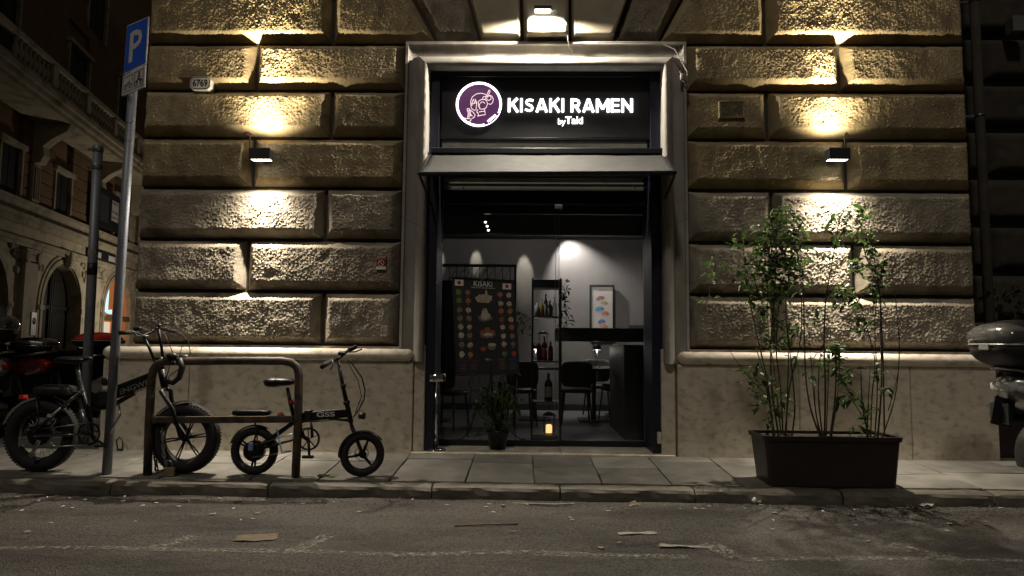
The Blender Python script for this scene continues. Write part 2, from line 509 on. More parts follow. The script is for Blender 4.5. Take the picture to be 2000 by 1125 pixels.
def worn_paint():
    m = mat('worn road paint', (0.29, 0.27, 0.235), 0.85, c2=(0.17, 0.155, 0.13), vs=30, bump=0.004, bs=80)
    N = m.node_tree.nodes; L = m.node_tree.links
    tc = N.new('ShaderNodeTexCoord').outputs['Object']
    n = N.new('ShaderNodeTexNoise'); n.inputs['Scale'].default_value = 30; n.inputs['Detail'].default_value = 10; n.inputs['Roughness'].default_value = 0.85
    L.new(tc, n.inputs['Vector'])
    r = N.new('ShaderNodeMapRange'); r.inputs[1].default_value = 0.46; r.inputs[2].default_value = 0.60
    L.new(n.outputs['Fac'], r.inputs[0]); L.new(r.outputs[0], N['Principled BSDF'].inputs['Alpha'])
    return m


MT['road_paint'] = worn_paint()


def text_mesh(s, size, mt, parent, name, loc, rot=(math.pi / 2, 0, 0), extrude=0.0008, offset=0.0, align='CENTER', width=None, sx=1.0):
    cu = bpy.data.curves.new('t', 'FONT')
    cu.body = s; cu.size = size; cu.extrude = extrude; cu.offset = offset; cu.align_x = align; cu.resolution_u = 4
    t = bpy.data.objects.new('t', cu); COL.objects.link(t)
    dg = bpy.context.evaluated_depsgraph_get(); dg.update()
    me = bpy.data.meshes.new_from_object(t.evaluated_get(dg))
    bpy.data.objects.remove(t)
    xs = [v.co.x for v in me.vertices]
    k = sx
    if width and xs: k = width / (max(xs) - min(xs))
    for v in me.vertices: v.co.x *= k
    o = link(name, me, mt, parent)
    o.location = loc; o.rotation_euler = rot
    return o

# ------------------------------------------------------------------ ground
rnd = random.Random(7)
ROAD_Z = -0.10

# the road: one sheet, finely meshed where it is near, out to the horizon
xs = np.concatenate([[-150, -60, -25, -12], np.arange(-6.5, 6.5, 0.03), [12, 25, 60, 150]])
ys = np.concatenate([[-60, -25, -12, -7], np.arange(-4.2, -0.9, 0.03), [3, 10, 25, 60, 150]])
X, Y = np.meshgrid(xs, ys)
def road_h(X, Y):
    near = ((X > -6.4) & (X < 6.4) & (Y > -4.2) & (Y < -1.0)).astype(float)
    Z = ROAD_Z + near * (0.012 * perlin(X * 1.3, Y * 2.6, 3) + 0.006 * perlin(X * 6, Y * 9, 4) + 0.0035 * perlin(X * 22, Y * 24, 5))
    gut = np.exp(-((Y + 1.45) / 0.22) ** 2) * near
    return Z + gut * 0.013 * np.maximum(0, perlin(X * 4, Y * 9, 8)) + gut * 0.01 * np.abs(perlin(X * 15, Y * 20, 9))


def rz(x, y): return float(road_h(np.array([[x]]), np.array([[y]]))[0, 0])


Zr = road_h(X, Y)
road = struct(link('road', grid_mesh('road', np.dstack([X, Y, Zr])), MT['asphalt']))

# worn markings on the road
def marking(pts, w):
    m = M(); g = [G(px, py, ROAD_Z) for px, py in pts]
    vs = []; path = []
    for i in range(len(g) - 1):
        n = max(2, int((g[i + 1] - g[i]).length / 0.03))
        path += [g[i].lerp(g[i + 1], k / n) for k in range(n)]
    path.append(g[-1])
    for i, p in enumerate(path):
        t = (path[min(i + 1, len(path) - 1)] - path[max(i - 1, 0)]).normalized(); u = Vector((-t.y, t.x, 0)) * w / 2
        for s in (-1, -.33, .33, 1):
            q = p + u * s; vs.append((q.x, q.y, rz(q.x, q.y) + 0.0035))
    m.add(vs, [(i * 4 + k, i * 4 + k + 1, i * 4 + k + 5, i * 4 + k + 4) for i in range(len(path) - 1) for k in range(3)])
    return part('road_marking', m, MT['road_paint'], road)
marking([(-60, 1072), (200, 1070), (560, 1078), (760, 1084), (1040, 1080)], 0.07)
marking([(1045, 1082), (1345, 1088)], 0.10)
marking([(1380, 1062), (1440, 1089)], 0.14)
marking([(1440, 1092), (1800, 1092), (2080, 1100)], 0.06)
marking([(1735, 1064), (1885, 1098)], 0.13)
marking([(300, 1070), (385, 1048)], 0.10)
marking([(560, 1085), (640, 1048)], 0.10)

# pavement: bedding, slabs, kerb stones
pv = M()
pv.add([(-40, -1.06, -0.03), (40, -1.06, -0.03), (40, 0.0, 0.018), (-40, 0.0, 0.018), (-40, 60, 0.018), (40, 60, 0.018)],
       [(0, 1, 2, 3), (3, 2, 5, 4)])
pavement = struct(link('pavement', pv.mesh('pavement'), MT['mortar']))


def slab(x0, x1, y0, y1, sk0, sk1, name, mt, parent, th=0.06):
    # sk: skew of the joint (x shift per metre of y) on either side
    g = 0.0045
    dz = rnd.uniform(-0.003, 0.003); tl = rnd.uniform(-0.003, 0.003)
    q = []
    for (x, y, s) in ((x0 + g, y0 + g, sk0), (x1 - g, y0 + g, sk1), (x1 - g, y1 - g, sk1), (x0 + g, y1 - g, sk0)):
        q.append((x + s * (y + 1.06) + rnd.uniform(-.004, .004), y + rnd.uniform(-.004, .004), PAVE(y) + dz + tl * (1 if x > x0 + .1 else -1)))
    b = [(x, y, z - th) for x, y, z in q]
    m = M().add(q + b, [(0, 1, 2, 3), (7, 6, 5, 4), (0, 4, 5, 1), (1, 5, 6, 2), (2, 6, 7, 3), (3, 7, 4, 0)])
    o = part(name, m, mt, parent, bevel=0.006)
    return o


SLM = [mat('basalt paving %s' % k, tuple(v * f for v in (0.165, 0.158, 0.142)), 0.60, c2=tuple(v * f for v in (0.10, 0.095, 0.085)), vs=4 + i, bump=0.004, bs=70, vlo=.3, vhi=.62,
           rvar=0.12, c3=tuple(v * f for v in (0.21, 0.20, 0.18)), v3=2 + i) for i, (k, f) in enumerate((('pale', 1.15), ('grey', 1.0), ('dark', 0.85)))]
xj = -8.0
joints = []
known = [-2.2, -1.66, -1.08, -0.47, 0.08, 0.62, 1.17, 1.74, 2.35]
while xj < known[0] - 0.3:
    joints.append(xj); xj += rnd.uniform(0.52, 0.66)
joints += known; xj = known[-1]
while xj < 8: xj += rnd.uniform(0.6, 0.95); joints.append(xj)
for i in range(len(joints) - 1):
    a, b = joints[i], joints[i + 1]
    cuts = [-1.06] + sorted(rnd.sample([-0.72, -0.6, -0.5, -0.35, -0.22], 1 + (i % 3 == 0))) + [0.02]
    for k in range(len(cuts) - 1):
        slab(a, b, cuts[k], cuts[k + 1], 0.0, 0.0, 'paving_slab', rnd.choice(SLM), pavement)
    if b < -3.9 or a > 4.0:      # the pavement turns the corners of the building
        cc = [0.02, 0.55, 1.3, 2.0, 2.8]
        for k in range(4):
            slab(a, b, cc[k], cc[k + 1], 0, 0, 'paving_slab', rnd.choice(SLM), pavement)
# kerb stones with a rounded front arris
kx = -8.3
kj = [kx]
for v in (-6.9, -5.6, -4.35, -3.25, -2.0, -0.72, 0.28, 1.32, 2.45, 3.6, 4.9, 6.2, 7.4): kj.append(v)
for i in range(len(kj) - 1):
    a, b = kj[i] + 0.006, kj[i + 1] - 0.006
    n = max(6, int((b - a) / 0.05)); m = M()
    prof = [(-1.062, -0.16), (-1.062, -0.003), (-1.10, 0.0), (-1.165, -0.004), (-1.187, -0.014), (-1.200, -0.034), (-1.204, -0.07), (-1.206, -0.16)]
    off = rnd.uniform(-0.008, 0.008)
    vs = []
    for k in range(n + 1):
        x = a + (b - a) * k / n
        e = 0.010 * (1 if k in (0, n) else 0)
        for j, (y, z) in enumerate(prof):
            w = 0.005 * math.sin(x * 9.1 + j) + 0.004 * math.sin(x * 23.7 + 2 * j) + rnd.uniform(-.0015, .0015)
            vs.append((x, y + (w + e + off if j > 2 else 0), z + (w * 0.4 - e * 0.6 if j > 0 else 0)))
    P = len(prof)
    fs = [(k * P + j, k * P + j + 1, (k + 1) * P + j + 1, (k + 1) * P + j) for k in range(n) for j in range(P - 1)]
    fs += [tuple(range(P - 1, -1, -1)), tuple(n * P + j for j in range(P))]
    m.add(vs, fs, False)
    part('kerb_stone', m, MT['kerb'], pavement)

# ------------------------------------------------------------------ the restaurant building
bld = thing('stone_building', 'corner building of rusticated ochre stone blocks above a smooth travertine plinth', 'building')
ZC = [1.072, 1.606, 2.121, 2.644, 3.157, 3.649, 4.138, 4.66, 5.18, 5.70]
BASE_Y = 0.12
XL, XR = -3.90, 4.37
DX0, DX1, DZ = -0.98, 1.33, 3.845          # clear opening inside the architrave
AX0, AX1, AZ = -1.22, 1.575, 4.12          # outer edge of the architrave

# solid core (groove plane) round the opening
core = M()
core.box(XL + 0.03, DX0 - 0.02, BASE_Y, 0.55, -0.05, 6.0)
core.box(DX1 + 0.02, XR - 0.03, BASE_Y, 0.55, -0.05, 6.0)
core.box(DX0 - 0.02, DX1 + 0.02, BASE_Y, 0.55, DZ + 0.05, 6.0)
part('wall_core', core, MT['mortar'], bld)
sw = M(); sw.box(XL + 0.031, XL + 0.5, 0.552, 6.0, -0.05, 6.0)
part('side_wall', sw, MT['stone_lo'], bld)
sw = M(); sw.box(XR - 0.5, XR - 0.031, 0.552, 6.0, -0.05, 6.0)
part('side_wall', sw, MT['stone_lo'], bld)


TINT = {}
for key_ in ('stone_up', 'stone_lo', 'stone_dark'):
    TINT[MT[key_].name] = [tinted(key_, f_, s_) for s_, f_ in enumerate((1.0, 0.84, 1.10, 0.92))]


def stone(b0, b1, t0, t1, z0, z1, mt, seed, H=0.125, ch=0.085, amp=1.0, res=0.0082, smooth_face=False, right_round=False):
    g = 0.011
    w = max(b1 - b0, t1 - t0)
    nx = max(8, int(w / res)); nz = max(8, int((z1 - z0) / res))
    u = np.linspace(0, 1, nx); v = np.linspace(0, 1, nz)
    U, V = np.meshgrid(u, v)
    xl = (b0 + (t0 - b0) * V) + g; xr = (b1 + (t1 - b1) * V) - g
    Xs = xl + (xr - xl) * U
    Zs = z0 + g + (z1 - z0 - 2 * g) * V
    off = seed * 7.37
    dl = (Xs - xl); dr = (xr - Xs); db = (Zs - z0 - g); dt = (z1 - g - Zs)
    d = np.minimum(np.minimum(dl, dr), np.minimum(db, dt))
    d = d + 0.006 * perlin((Xs + off) * 9, Zs * 9, 11) * (d > 0.004)
    if smooth_face:
        t = np.clip(d / 0.018, 0, 1)
        h = H * (0.75 + 0.25 * t)
        dis = 0.0008 * perlin((Xs + off) * 20, Zs * 20, 12)
    else:
        t = np.clip(d / ch, 0, 1)
        h = H * (1 - (1 - t) ** 1.35)
        xo = Xs + off
        a = perlin(xo * 50, Zs * 46, 21); b = perlin(xo * 98, Zs * 92, 22); c = perlin(xo * 9, Zs * 9, 23); e = perlin(xo * 2.4, Zs * 2.4, 24)
        pit = np.maximum(0, perlin(xo * 5.5, Zs * 5.5, 25) - 0.33)
        fade = 0.25 + 0.75 * np.clip((t - 0.35) / 0.65, 0, 1)
        dis = amp * fade * (0.0120 * (np.abs(a) * 2.2 - 0.35) + 0.0065 * b + 0.008 * c + 0.014 * e) - amp * 0.05 * pit
    Ys = BASE_Y - h - dis
    Ys[0, :] = Ys[-1, :] = BASE_Y + 0.02
    Ys[:, 0] = Ys[:, -1] = BASE_Y + 0.02
    me = grid_mesh('stone', np.dstack([Xs, Ys, Zs]))
    return link('stone', me, TINT[mt.name][(seed * 7 + seed // 3) % 4] if mt.name in TINT else mt, bld)


def xw(px, py): return W(px, py, 0.03).x


k = 0
rows_l = {0: [(None, 627), (627, None)], 1: [(None, 478), (478, None)], 2: [(None, 632), (632, None)], 3: [(None, 490), (490, None)],
          4: [(None, 644), (644, None)], 5: [(None, 497), (497, None)]}
yc = [(672 + 568) / 2, 516, 414, 313, 217, 123]
for r in range(6):
    mt = MT['stone_up'] if r >= 3 else MT['stone_lo']
    js = rows_l[r]
    for a, b in js:
        xa = XL if a is None else xw(a, yc[r]); xb = AX0 - 0.012 if b is None else xw(b, yc[r])
        k += 1; stone(xa, xb, xa, xb, ZC[r], ZC[r + 1], mt, k, amp=1.0 if r < 3 else 0.9)
rows_r = {0: [1517], 1: [1674], 2: [1512], 3: [1659], 4: [1503], 5: [1645]}
for r in range(6):
    mt = MT['stone_up'] if r >= 3 else MT['stone_lo']
    j = xw(rows_r[r][0], yc[r] + 8)
    for xa, xb in ((AX1 + 0.012, j), (j, XR)):
        k += 1; stone(xa, xb, xa, xb, ZC[r], ZC[r + 1], mt, k, amp=1.0 if r < 3 else 0.9)
# course 6: blocks and the fan of voussoirs over the door
ft = (ZC[7] - ZC[6])
def vx(x0px, x1px):          # joint through (x0px, y=0) and (x1px, y=76): returns x at ZC[6], ZC[8]
    a = W(x1px, 76, 0.02); b = W(x0px, 0, 0.02)
    s = (b.x - a.x) / (b.z - a.z)
    return a.x, a.x + s * (5.18 - 4.138)
J = [vx(812, 852), vx(918, 938), vx(1019, 1021), vx(1115, 1115), vx(1226, 1199), vx(1328, 1288)]
jl = xw(648, 30); jr = xw(1498, 30)
U_ = MT['stone_up']
k += 1; stone(XL, jl, XL, jl, ZC[6], ZC[7], U_, k)
k += 1; stone(jl, J[0][0], jl, (J[0][0] + J[0][1]) / 2, ZC[6], ZC[7], U_, k)
k += 1; stone(J[0][0], J[1][0], J[0][1], J[1][1], ZC[6], ZC[8], MT['stone_lo'], k, amp=0.9)
k += 1; stone(J[1][0], J[2][0], J[1][1], J[2][1], ZC[6], ZC[8], MT['voussoir'], k, H=0.16, smooth_face=True, res=0.03)
k += 1; stone(J[2][0], J[3][0], J[2][1], J[3][1], ZC[6], ZC[8], MT['voussoir'], k, H=0.185, smooth_face=True, res=0.03)
k += 1; stone(J[3][0], J[4][0], J[3][1], J[4][1], ZC[6], ZC[8], MT['voussoir'], k, H=0.16, smooth_face=True, res=0.03)
k += 1; stone(J[4][0], J[5][0], J[4][1], J[5][1], ZC[6], ZC[8], MT['stone_lo'], k, amp=0.9)
k += 1; stone(J[5][0], jr, (J[5][0] + J[5][1]) / 2, jr, ZC[6], ZC[7], U_, k)
k += 1; stone(jr, XR, jr, XR, ZC[6], ZC[7], U_, k)
for xa, xb in ((XL, -2.6), (-2.6, J[0][1] + 0.02), (J[5][1] - 0.02, 2.9), (2.9, XR)):
    k += 1; stone(xa, xb, xa, xb, ZC[7], ZC[8], U_, k, res=0.03)
for xa, xb in ((XL, -1.9), (-1.9, 0.3), (0.3, 2.4), (2.4, XR)):
    k += 1; stone(xa, xb, xa, xb, ZC[8], ZC[9], U_, k, res=0.04)

# plinth slabs with a half round ledge
def plinth(x0, x1):
    n = 2 if x1 < 0 else 3
    cuts = [x0] + ([W(367, 780).x] if x1 < 0 else [x0 + 1.15, x0 + 2.2]) + [x1]
    for i in range(len(cuts) - 1):
        m = M(); m.box(cuts[i] + 0.002, cuts[i + 1] - 0.002, 0.0, 0.30, -0.02, 0.928)
        part('plinth_slab', m, MT['travertine'], bld, bevel=0.012, seg=3)
    # ledge: half round with ball ends
    n = 60; vs = []
    r = 0.060; zc = 0.988; pts = []; rs = []
    for i in range(7):
        a = R_(90 * i / 6)
        pts.append((x0 + r - r * math.cos(a), 0.005, zc)); rs.append(max(0.002, r * math.sin(a)))
    for i in range(1, n): pts.append((x0 + r + (x1 - x0 - 2 * r) * i / n, 0.005, zc)); rs.append(r * (1 + 0.012 * math.sin(i * 2.1)))
    for i in range(6, -1, -1):
        a = R_(90 * i / 6)
        pts.append((x1 - r + r * math.cos(a), 0.005, zc)); rs.append(max(0.002, r * math.sin(a)))
    m = M().tube(pts, rs, 20)
    m.box(x0 + 0.05, x1 - 0.05, 0.02, 0.20, 0.931, 1.046)
    part('ledge', m, MT['travertine'], bld)
    m = M(); m.box(x0 + 0.08, x1 - 0.10, 0.035, 0.20, 1.048, 1.070)
    part('fillet', m, MT['travertine'], bld)


plinth(W(197, 780).x, W(806, 780).x)
plinth(W(1324, 790).x, XR + 0.10)

# moulded architrave round the opening: profile (offset inward, y)
prof = [(0.0, 0.10), (0.0, -0.008), (0.026, -0.008), (0.030, 0.012), (0.05, 0.028), (0.09, 0.040), (0.122, 0.042), (0.126, 0.026),
        (0.136, 0.022), (0.142, 0.0), (0.160, -0.022), (0.185, -0.040), (0.207, -0.046), (0.224, -0.040), (0.236, -0.024), (0.243, 0.0), (0.245, 0.045), (0.245, 0.20)]
scl = (DX0 - AX0) / 0.245; scr = (AX1 - DX1) / 0.245; sct = (AZ - DZ) / 0.245


def arch_piece(kind, t0=0.0, t1=1.0):
    m = M(); P = len(prof); vs = []
    if kind == 'l': rows = [lambda o: (AX0 + o * scl, 0.93), lambda o: (AX0 + o * scl, AZ - o * sct)]
    elif kind == 't': rows = [lambda o: (AX0 + o * scl, AZ - o * sct), lambda o: (AX1 - o * scr, AZ - o * sct)]
    else: rows = [lambda o: (AX1 - o * scr, AZ - o * sct), lambda o: (AX1 - o * scr, 0.93)]
    n = 40
    for i in range(n + 1):
        for j, (o, y) in enumerate(prof):
            a = rows[0](o); b = rows[1](o); t = t0 + (t1 - t0) * i / n
            wv = 0.0015 * math.sin(i * 1.7 + j) if 0 < i < n else 0
            vs.append((a[0] + (b[0] - a[0]) * t, y + wv, a[1] + (b[1] - a[1]) * t))
    m.add(vs, [(i * P + j, i * P + j + 1, (i + 1) * P + j + 1, (i + 1) * P + j) for i in range(n) for j in range(P - 1)], True)
    o = part('architrave_moulding', m, MT['architrave'], bld)
    e = o.modifiers.new('edge', 'EDGE_SPLIT'); e.split_angle = R_(35)


for kk, t0, t1 in (('l', 0, .44), ('l', .4412, 1), ('t', 0, 1), ('r', 0, .555), ('r', .5562, 1)): arch_piece(kk, t0, t1)
m = M(); m.box(W(806, 780).x + 0.004, DX0 + 0.012, 0.03, 0.30, 0.0, 1.09)
part('jamb_base', m, MT['travertine'], bld, bevel=0.012)
m = M(); m.box(DX1 - 0.02, W(1322, 790).x - 0.004, 0.03, 0.30, 0.0, 1.07)
part('jamb_base', m, MT['travertine'], bld, bevel=0.012)
m = M(); m.box(DX1 - 0.06, DX1 - 0.021, 0.02, 0.10, 0.17, 0.28)
part('door_stop', m, MT['travertine'], bld, bevel=0.012)
# threshold of worn marble, two slabs
m = M(); m.box(DX0 - 0.10, 0.35, -0.03, 0.62, 0.0, 0.072)
part('threshold', m, MT['threshold'], bld, bevel=0.008)
m = M(); m.box(0.354, DX1 + 0.10, -0.03, 0.62, 0.0, 0.072)
part('threshold', m, MT['threshold'], bld, bevel=0.008)
# reveal lining
m = M()
m.box(DX0 - 0.03, DX0 - 0.002, 0.20, 0.60, 0.0, DZ + 0.03)
m.box(DX1 + 0.002, DX1 + 0.03, 0.20, 0.60, 0.0, DZ + 0.03)
part('reveal', m, MT['blue_black'], bld)
# carved tablet with the old street number 34
TAB = mat('weathered tablet', (0.20, 0.155, 0.09), 0.9, c2=(0.13, 0.10, 0.06), vs=14, bump=0.003, bs=60)
a = W(1403, 197, -0.02); b = W(1455, 232, -0.02)
m = M(); m.box(a.x, b.x, -0.028, 0.02, b.z, a.z)
tb = part('number_tablet', m, TAB, bld, bevel=0.006)
m = M()
for (p0, p1) in (((a.x + .012, a.z - .012), (b.x - .012, a.z - .012)), ((a.x + .012, b.z + .012), (b.x - .012, b.z + .012)),
                 ((a.x + .012, b.z + .012), (a.x + .012, a.z - .012)), ((b.x - .012, b.z + .012), (b.x - .012, a.z - .012))):
    m.bar((p0[0], -0.030, p0[1]), (p1[0], -0.030, p1[1]), 0.008, 0.006, up=(0, 1, 0))
part('frame', m, TAB, tb)
text_mesh('34', 0.155, MT['mortar'], tb, 'numerals', ((a.x + b.x) / 2, -0.029, (a.z + b.z) / 2 - 0.054), extrude=0.002, sx=1.25)
# scribbled graffiti by the bike stand
g0 = W(565, 716, -0.003)
gr = text_mesh('MI', 0.055, MT['print_black'], bld, 'graffiti', (g0.x, -0.003, g0.z), extrude=0.0005)

# ------------------------------------------------------------------ shopfront: dark metal frame and glass
SY = 0.30
sf = thing('shopfront', 'tall glazed shopfront in a black metal frame filling the stone doorway', 'shopfront')


def pbox(m, x0, y0, x1, y1, Y, depth):
    a = W(x0, (y0 + y1) / 2, Y); b = W(x1, (y0 + y1) / 2, Y)
    c = W((x0 + x1) / 2, y0, Y); d = W((x0 + x1) / 2, y1, Y)
    m.box(a.x, b.x, Y, Y + depth, d.z, c.z)
    return a.x, b.x, d.z, c.z


TH = 0.072
m = M(); m.box(DX0 + 0.002, DX0 + 0.100, 0.07, SY + 0.22, TH, DZ)
part('side_post', m, MT['blue_black'], sf, bevel=0.004)
m = M(); m.box(DX1 - 0.100, DX1 - 0.002, 0.07, SY + 0.22, TH, DZ)
part('side_post', m, MT['blue_black'], sf, bevel=0.004)
zt = lambda py, Y=SY: W(1065, py, Y).z
IX0, IX1 = DX0 + 0.101, DX1 - 0.101
m = M(); m.box(IX0, IX1, 0.075, SY + 0.2, zt(150, .08), DZ + .002)
part('head_beam', m, MT['black_metal'], sf, bevel=0.004)
m = M(); m.box(IX0, IX1, SY + 0.02, SY + 0.2, zt(394), zt(371))
part('transom_beam', m, MT['black_metal'], sf, bevel=0.004)
m = M(); m.box(IX0 + 0.03, IX1 - 0.03, SY - 0.01, SY + 0.12, zt(401), zt(395))
part('door_track', m, MT['blue_black'], sf, bevel=0.003)
m = M(); m.box(IX0 + 0.02, IX1 - 0.02, SY + 0.10, SY + 0.16, zt(414), zt(402))
part('door_head', m, MT['black_metal'], sf, bevel=0.003)
m = M(); m.box(IX0 + .02, IX1 - .02, 0.15, 0.165, zt(292, .15), zt(272, .15))
part('zinc_panel', m, MT['zinc'], sf, bevel=0.002)
m = M(); m.box(IX0, IX1, SY + 0.02, SY + 0.2, zt(344), zt(290))
part('awning_backing', m, MT['black_metal'], sf)
m = M(); m.box(IX0 + .02, IX1 - .02, SY + 0.06, SY + 0.072, zt(370), zt(345))
tp = part('transom_panel', m, MT['zinc'], sf, bevel=0.002)
m = M()
for px in (880, 905, 1240, 1262):
    c = W(px, 365, SY + .05); m.lathe([(0.001, -0.008), (0.010, -0.006), (0.010, 0.01)], (c.x, SY + 0.06, c.z), 'y', 10)
part('screw', m, MT['steel'], tp)
m = M(); m.box(IX0 + .02, IX1 - .02, SY + 0.045, SY + 0.058, zt(358.5), zt(357))
part('lip', m, MT['black_metal'], tp)
c = W(1091, 406, SY - .02)
m = M().box(c.x - 0.04, c.x + 0.04, SY - 0.06, SY - 0.01, c.z - 0.02, c.z + 0.025)
part('door_sensor', m, MT['dark_plastic'], sf, bevel=0.006)
# glass door leaves
GY = SY + 0.14
gx = W(1088, 640, GY).x
for (x0, x1, y) in ((IX0 + 0.005, gx + 0.02, GY), (gx - 0.02, IX1 - 0.005, GY + 0.035)):
    m = M(); m.box(x0, x1, y, y + 0.010, TH + 0.062, zt(414, GY))
    g = part('glass_door', m, MT['glass'], sf)
    m = M(); m.box(x0, x1, y - 0.012, y + 0.022, TH + 0.002, TH + 0.06)
    part('bottom_rail', m, MT['black_metal'], g, bevel=0.003)
    e = M(); e.box(x0, x0 + 0.004, y - 0.001, y + 0.011, TH + 0.062, zt(414, GY)); e.box(x1 - 0.004, x1, y - 0.001, y + 0.011, TH + 0.062, zt(414, GY))
    part('glass_edge', e, MT['steel'], g)

# ------------------------------------------------------------------ the lit fascia sign
PY = 0.13
sg = thing('shop_sign', 'black fascia sign with lit white letters and a round purple logo over the door', 'sign', (0.17, PY, 3.3))
O = Vector(sg.location)


def sp_(px, py): p = W(px, py, PY); return (p.x - O.x, p.z - O.z)


x0, zt0 = sp_(858, 151); x1, zb0 = sp_(1272, 269)
m = M(); m.box(x0, x1, 0.0, 0.062, zb0, zt0)
part('panel', m, MT['sign_panel'], sg, bevel=0.004)
m = M(); m.box(x0 - 0.03, x1 + 0.03, -0.004, 0.062, zb0 - 0.028, zb0 - 0.002); m.box(x0 - 0.03, x1 + 0.03, -0.004, 0.062, zt0 + 0.002, zt0 + 0.02)
m.box(x0 - 0.03, x0 - 0.002, -0.004, 0.062, zb0, zt0); m.box(x1 + 0.002, x1 + 0.03, -0.004, 0.062, zb0, zt0)
part('frame', m, MT['black_metal'], sg, bevel=0.003)
cx, cz = sp_(1063, 253)
m = M().box(cx - .004, cx + .004, -0.006, 0.0, cz - .014, cz + .014)
part('latch', m, MT['print_black'], sg)
# letters: strokes in units of the cap height
T = 0.205
h = T / 2
GL = {
    'K': (0.92, [[(h, 0), (h, 1)], [(h, .40), (.80, 1.0)], [(.36, .62), (.84, 0)]]),
    'I': (0.24, [[(h, 0), (h, 1)]]),
    'S': (0.82, [[(.74, .83), (.60, .875), (.42, .89), (.24, .86), (.15, .74), (.20, .60), (.42, .51), (.60, .44), (.685, .30), (.62, .165), (.44, .11), (.26, .125), (.06, .20)]]),
    'A': (1.04, [[(.10, 0), (.50, .97)], [(.94, 0), (.54, .97)], [(.26, .27), (.78, .27)]]),
    'R': (0.86, [[(h, 0), (h, 1)], [(h, .885), (.48, .885), (.64, .83), (.70, .67), (.64, .50), (.48, .43), (h, .43)], [(.46, .40), (.76, 0)]]),
    'M': (1.14, [[(h, 0), (h, .97)], [(.12, .95), (.57, .24)], [(1.02, .95), (.57, .24)], [(1.025, 0), (1.025, .97)]]),
    'E': (0.76, [[(h, 0), (h, 1)], [(h, .905), (.74, .905)], [(h, .505), (.68, .505)], [(h, .095), (.76, .095)]]),
    'N': (0.98, [[(h, 0), (h, 1)], [(.10, .93), (.88, .07)], [(.865, 0), (.865, 1)]]),
}
lx, lz = sp_(992, 221); rx_, rz_ = sp_(1236, 219)
tz = sp_(1100, 193)[1]; bz = sp_(1100, 219.5)[1]
cap = tz - bz
txt = 'KISAKI RAMEN'
gap = 0.13
tot = sum(GL[ch][0] if ch != ' ' else 0.28 for ch in txt) + gap * (len(txt) - 1)
ks = (rx_ - lx) / tot
cxx = lx
for ch in txt:
    if ch == ' ': cxx += (0.28 + gap) * ks; continue
    wd, st = GL[ch]; m = M()
    for i, s in enumerate(st):
        thin = T * (0.80 if (ch in 'ES' and i > 0) or ch == 'S' else 1.0)
        m.strip([(cxx + p[0] * ks, bz + p[1] * cap) for p in s], thin * ks, -0.014 - i * 0.0004, -0.004)
    part('letter', m, MT['letter'], sg)
    cxx += (wd + gap) * ks
o = text_mesh('by', 0.085, MT['letter'], sg, 'lettering', (sp_(1089, 0)[0], -0.009, sp_(0, 0)[1]), extrude=0.004, offset=0.0, align='LEFT')
o.location = (sp_(1089, 243)[0], -0.009, sp_(1089, 243)[1])
o = text_mesh('Taki', 0.105, MT['letter'], sg, 'lettering', (sp_(1104, 242)[0], -0.009, sp_(1104, 242)[1]), extrude=0.004, offset=0.001, align='LEFT')
# round logo: line drawing of a woman with hair bun eating noodles


def lp(u, v): return sp_(860 + u / 4.762, 130 + v / 4.762)


lc = lp(360, 358); lr = 213 / 4.762 / 1333 * 6.9
m = M().lathe([(lr, 0.012), (lr, -0.020), (lr * 0.985, -0.022), (0.0001, -0.022)], (lc[0], 0, lc[1]), 'y', 64)
disc = part('logo_disc', m, MT['logo_disc'], sg)
m = M()
m.strip(arc(lc[0], lc[1], lr * 0.99, 0, 360, 72), 0.005, -0.024, -0.021)
rr = lr * 0.925
m.strip(arc(lc[0], lc[1], rr, -24, 286, 64), 0.009, -0.0245, -0.0215)
part('logo_ring', m, MT['letter'], disc)
strokes = [
    [(285, 365), (285, 325), (300, 288), (335, 263), (375, 255), (415, 262), (440, 285)],
    [(285, 365), (296, 350), (306, 315)], [(312, 310), (320, 352)], [(326, 308), (334, 352)], [(300, 350), (322, 352)],
    [(304, 362), (285, 374), (296, 402), (322, 415), (334, 408), (340, 345), (330, 322)],
    [(352, 330), (358, 375), (370, 402), (398, 404), (428, 390), (440, 355), (432, 325), (408, 312), (380, 315), (358, 330)],
    [(372, 350), (385, 336), (405, 338), (414, 352)], [(368, 352), (360, 378), (372, 388)],
    [(445, 285), (462, 275), (482, 284), (494, 310), (488, 342), (468, 360), (448, 352)],
    [(430, 305), (440, 318), (456, 322), (472, 310), (474, 292), (462, 282)],
    [(420, 286), (404, 288), (394, 302), (402, 315), (418, 314), (428, 300), (420, 286)],
    [(428, 290), (452, 228), (462, 226), (464, 238), (438, 296)],
    [(412, 400), (416, 430), (420, 454), (385, 460), (345, 468)], [(362, 430), (390, 424), (412, 424)], [(350, 432), (358, 464)],
    [(352, 408), (340, 424), (345, 440)],
    [(250, 412), (252, 398), (274, 400), (278, 410)], [(252, 412), (262, 440), (256, 486)], [(262, 410), (272, 440), (268, 484)], [(274, 410), (284, 446), (280, 470)],
    [(278, 412), (305, 430), (325, 455), (318, 478), (298, 490)], [(282, 450), (300, 470)],
    [(215, 484), (240, 490), (276, 492)], [(215, 484), (232, 510), (268, 524), (286, 505), (288, 488)],
]
m = M()
for i, s in enumerate(strokes): m.strip([lp(u, v) for u, v in s], 0.0062, -0.0235 - 0.0001 * i, -0.0215)
part('logo_drawing', m, MT['logo_line'], disc)
p = lp(487, 497)
text_mesh('KISAKI', 0.036, MT['letter'], disc, 'lettering', (p[0], -0.023, p[1]), rot=(math.pi / 2, -R_(40), 0), offset=0.0006)

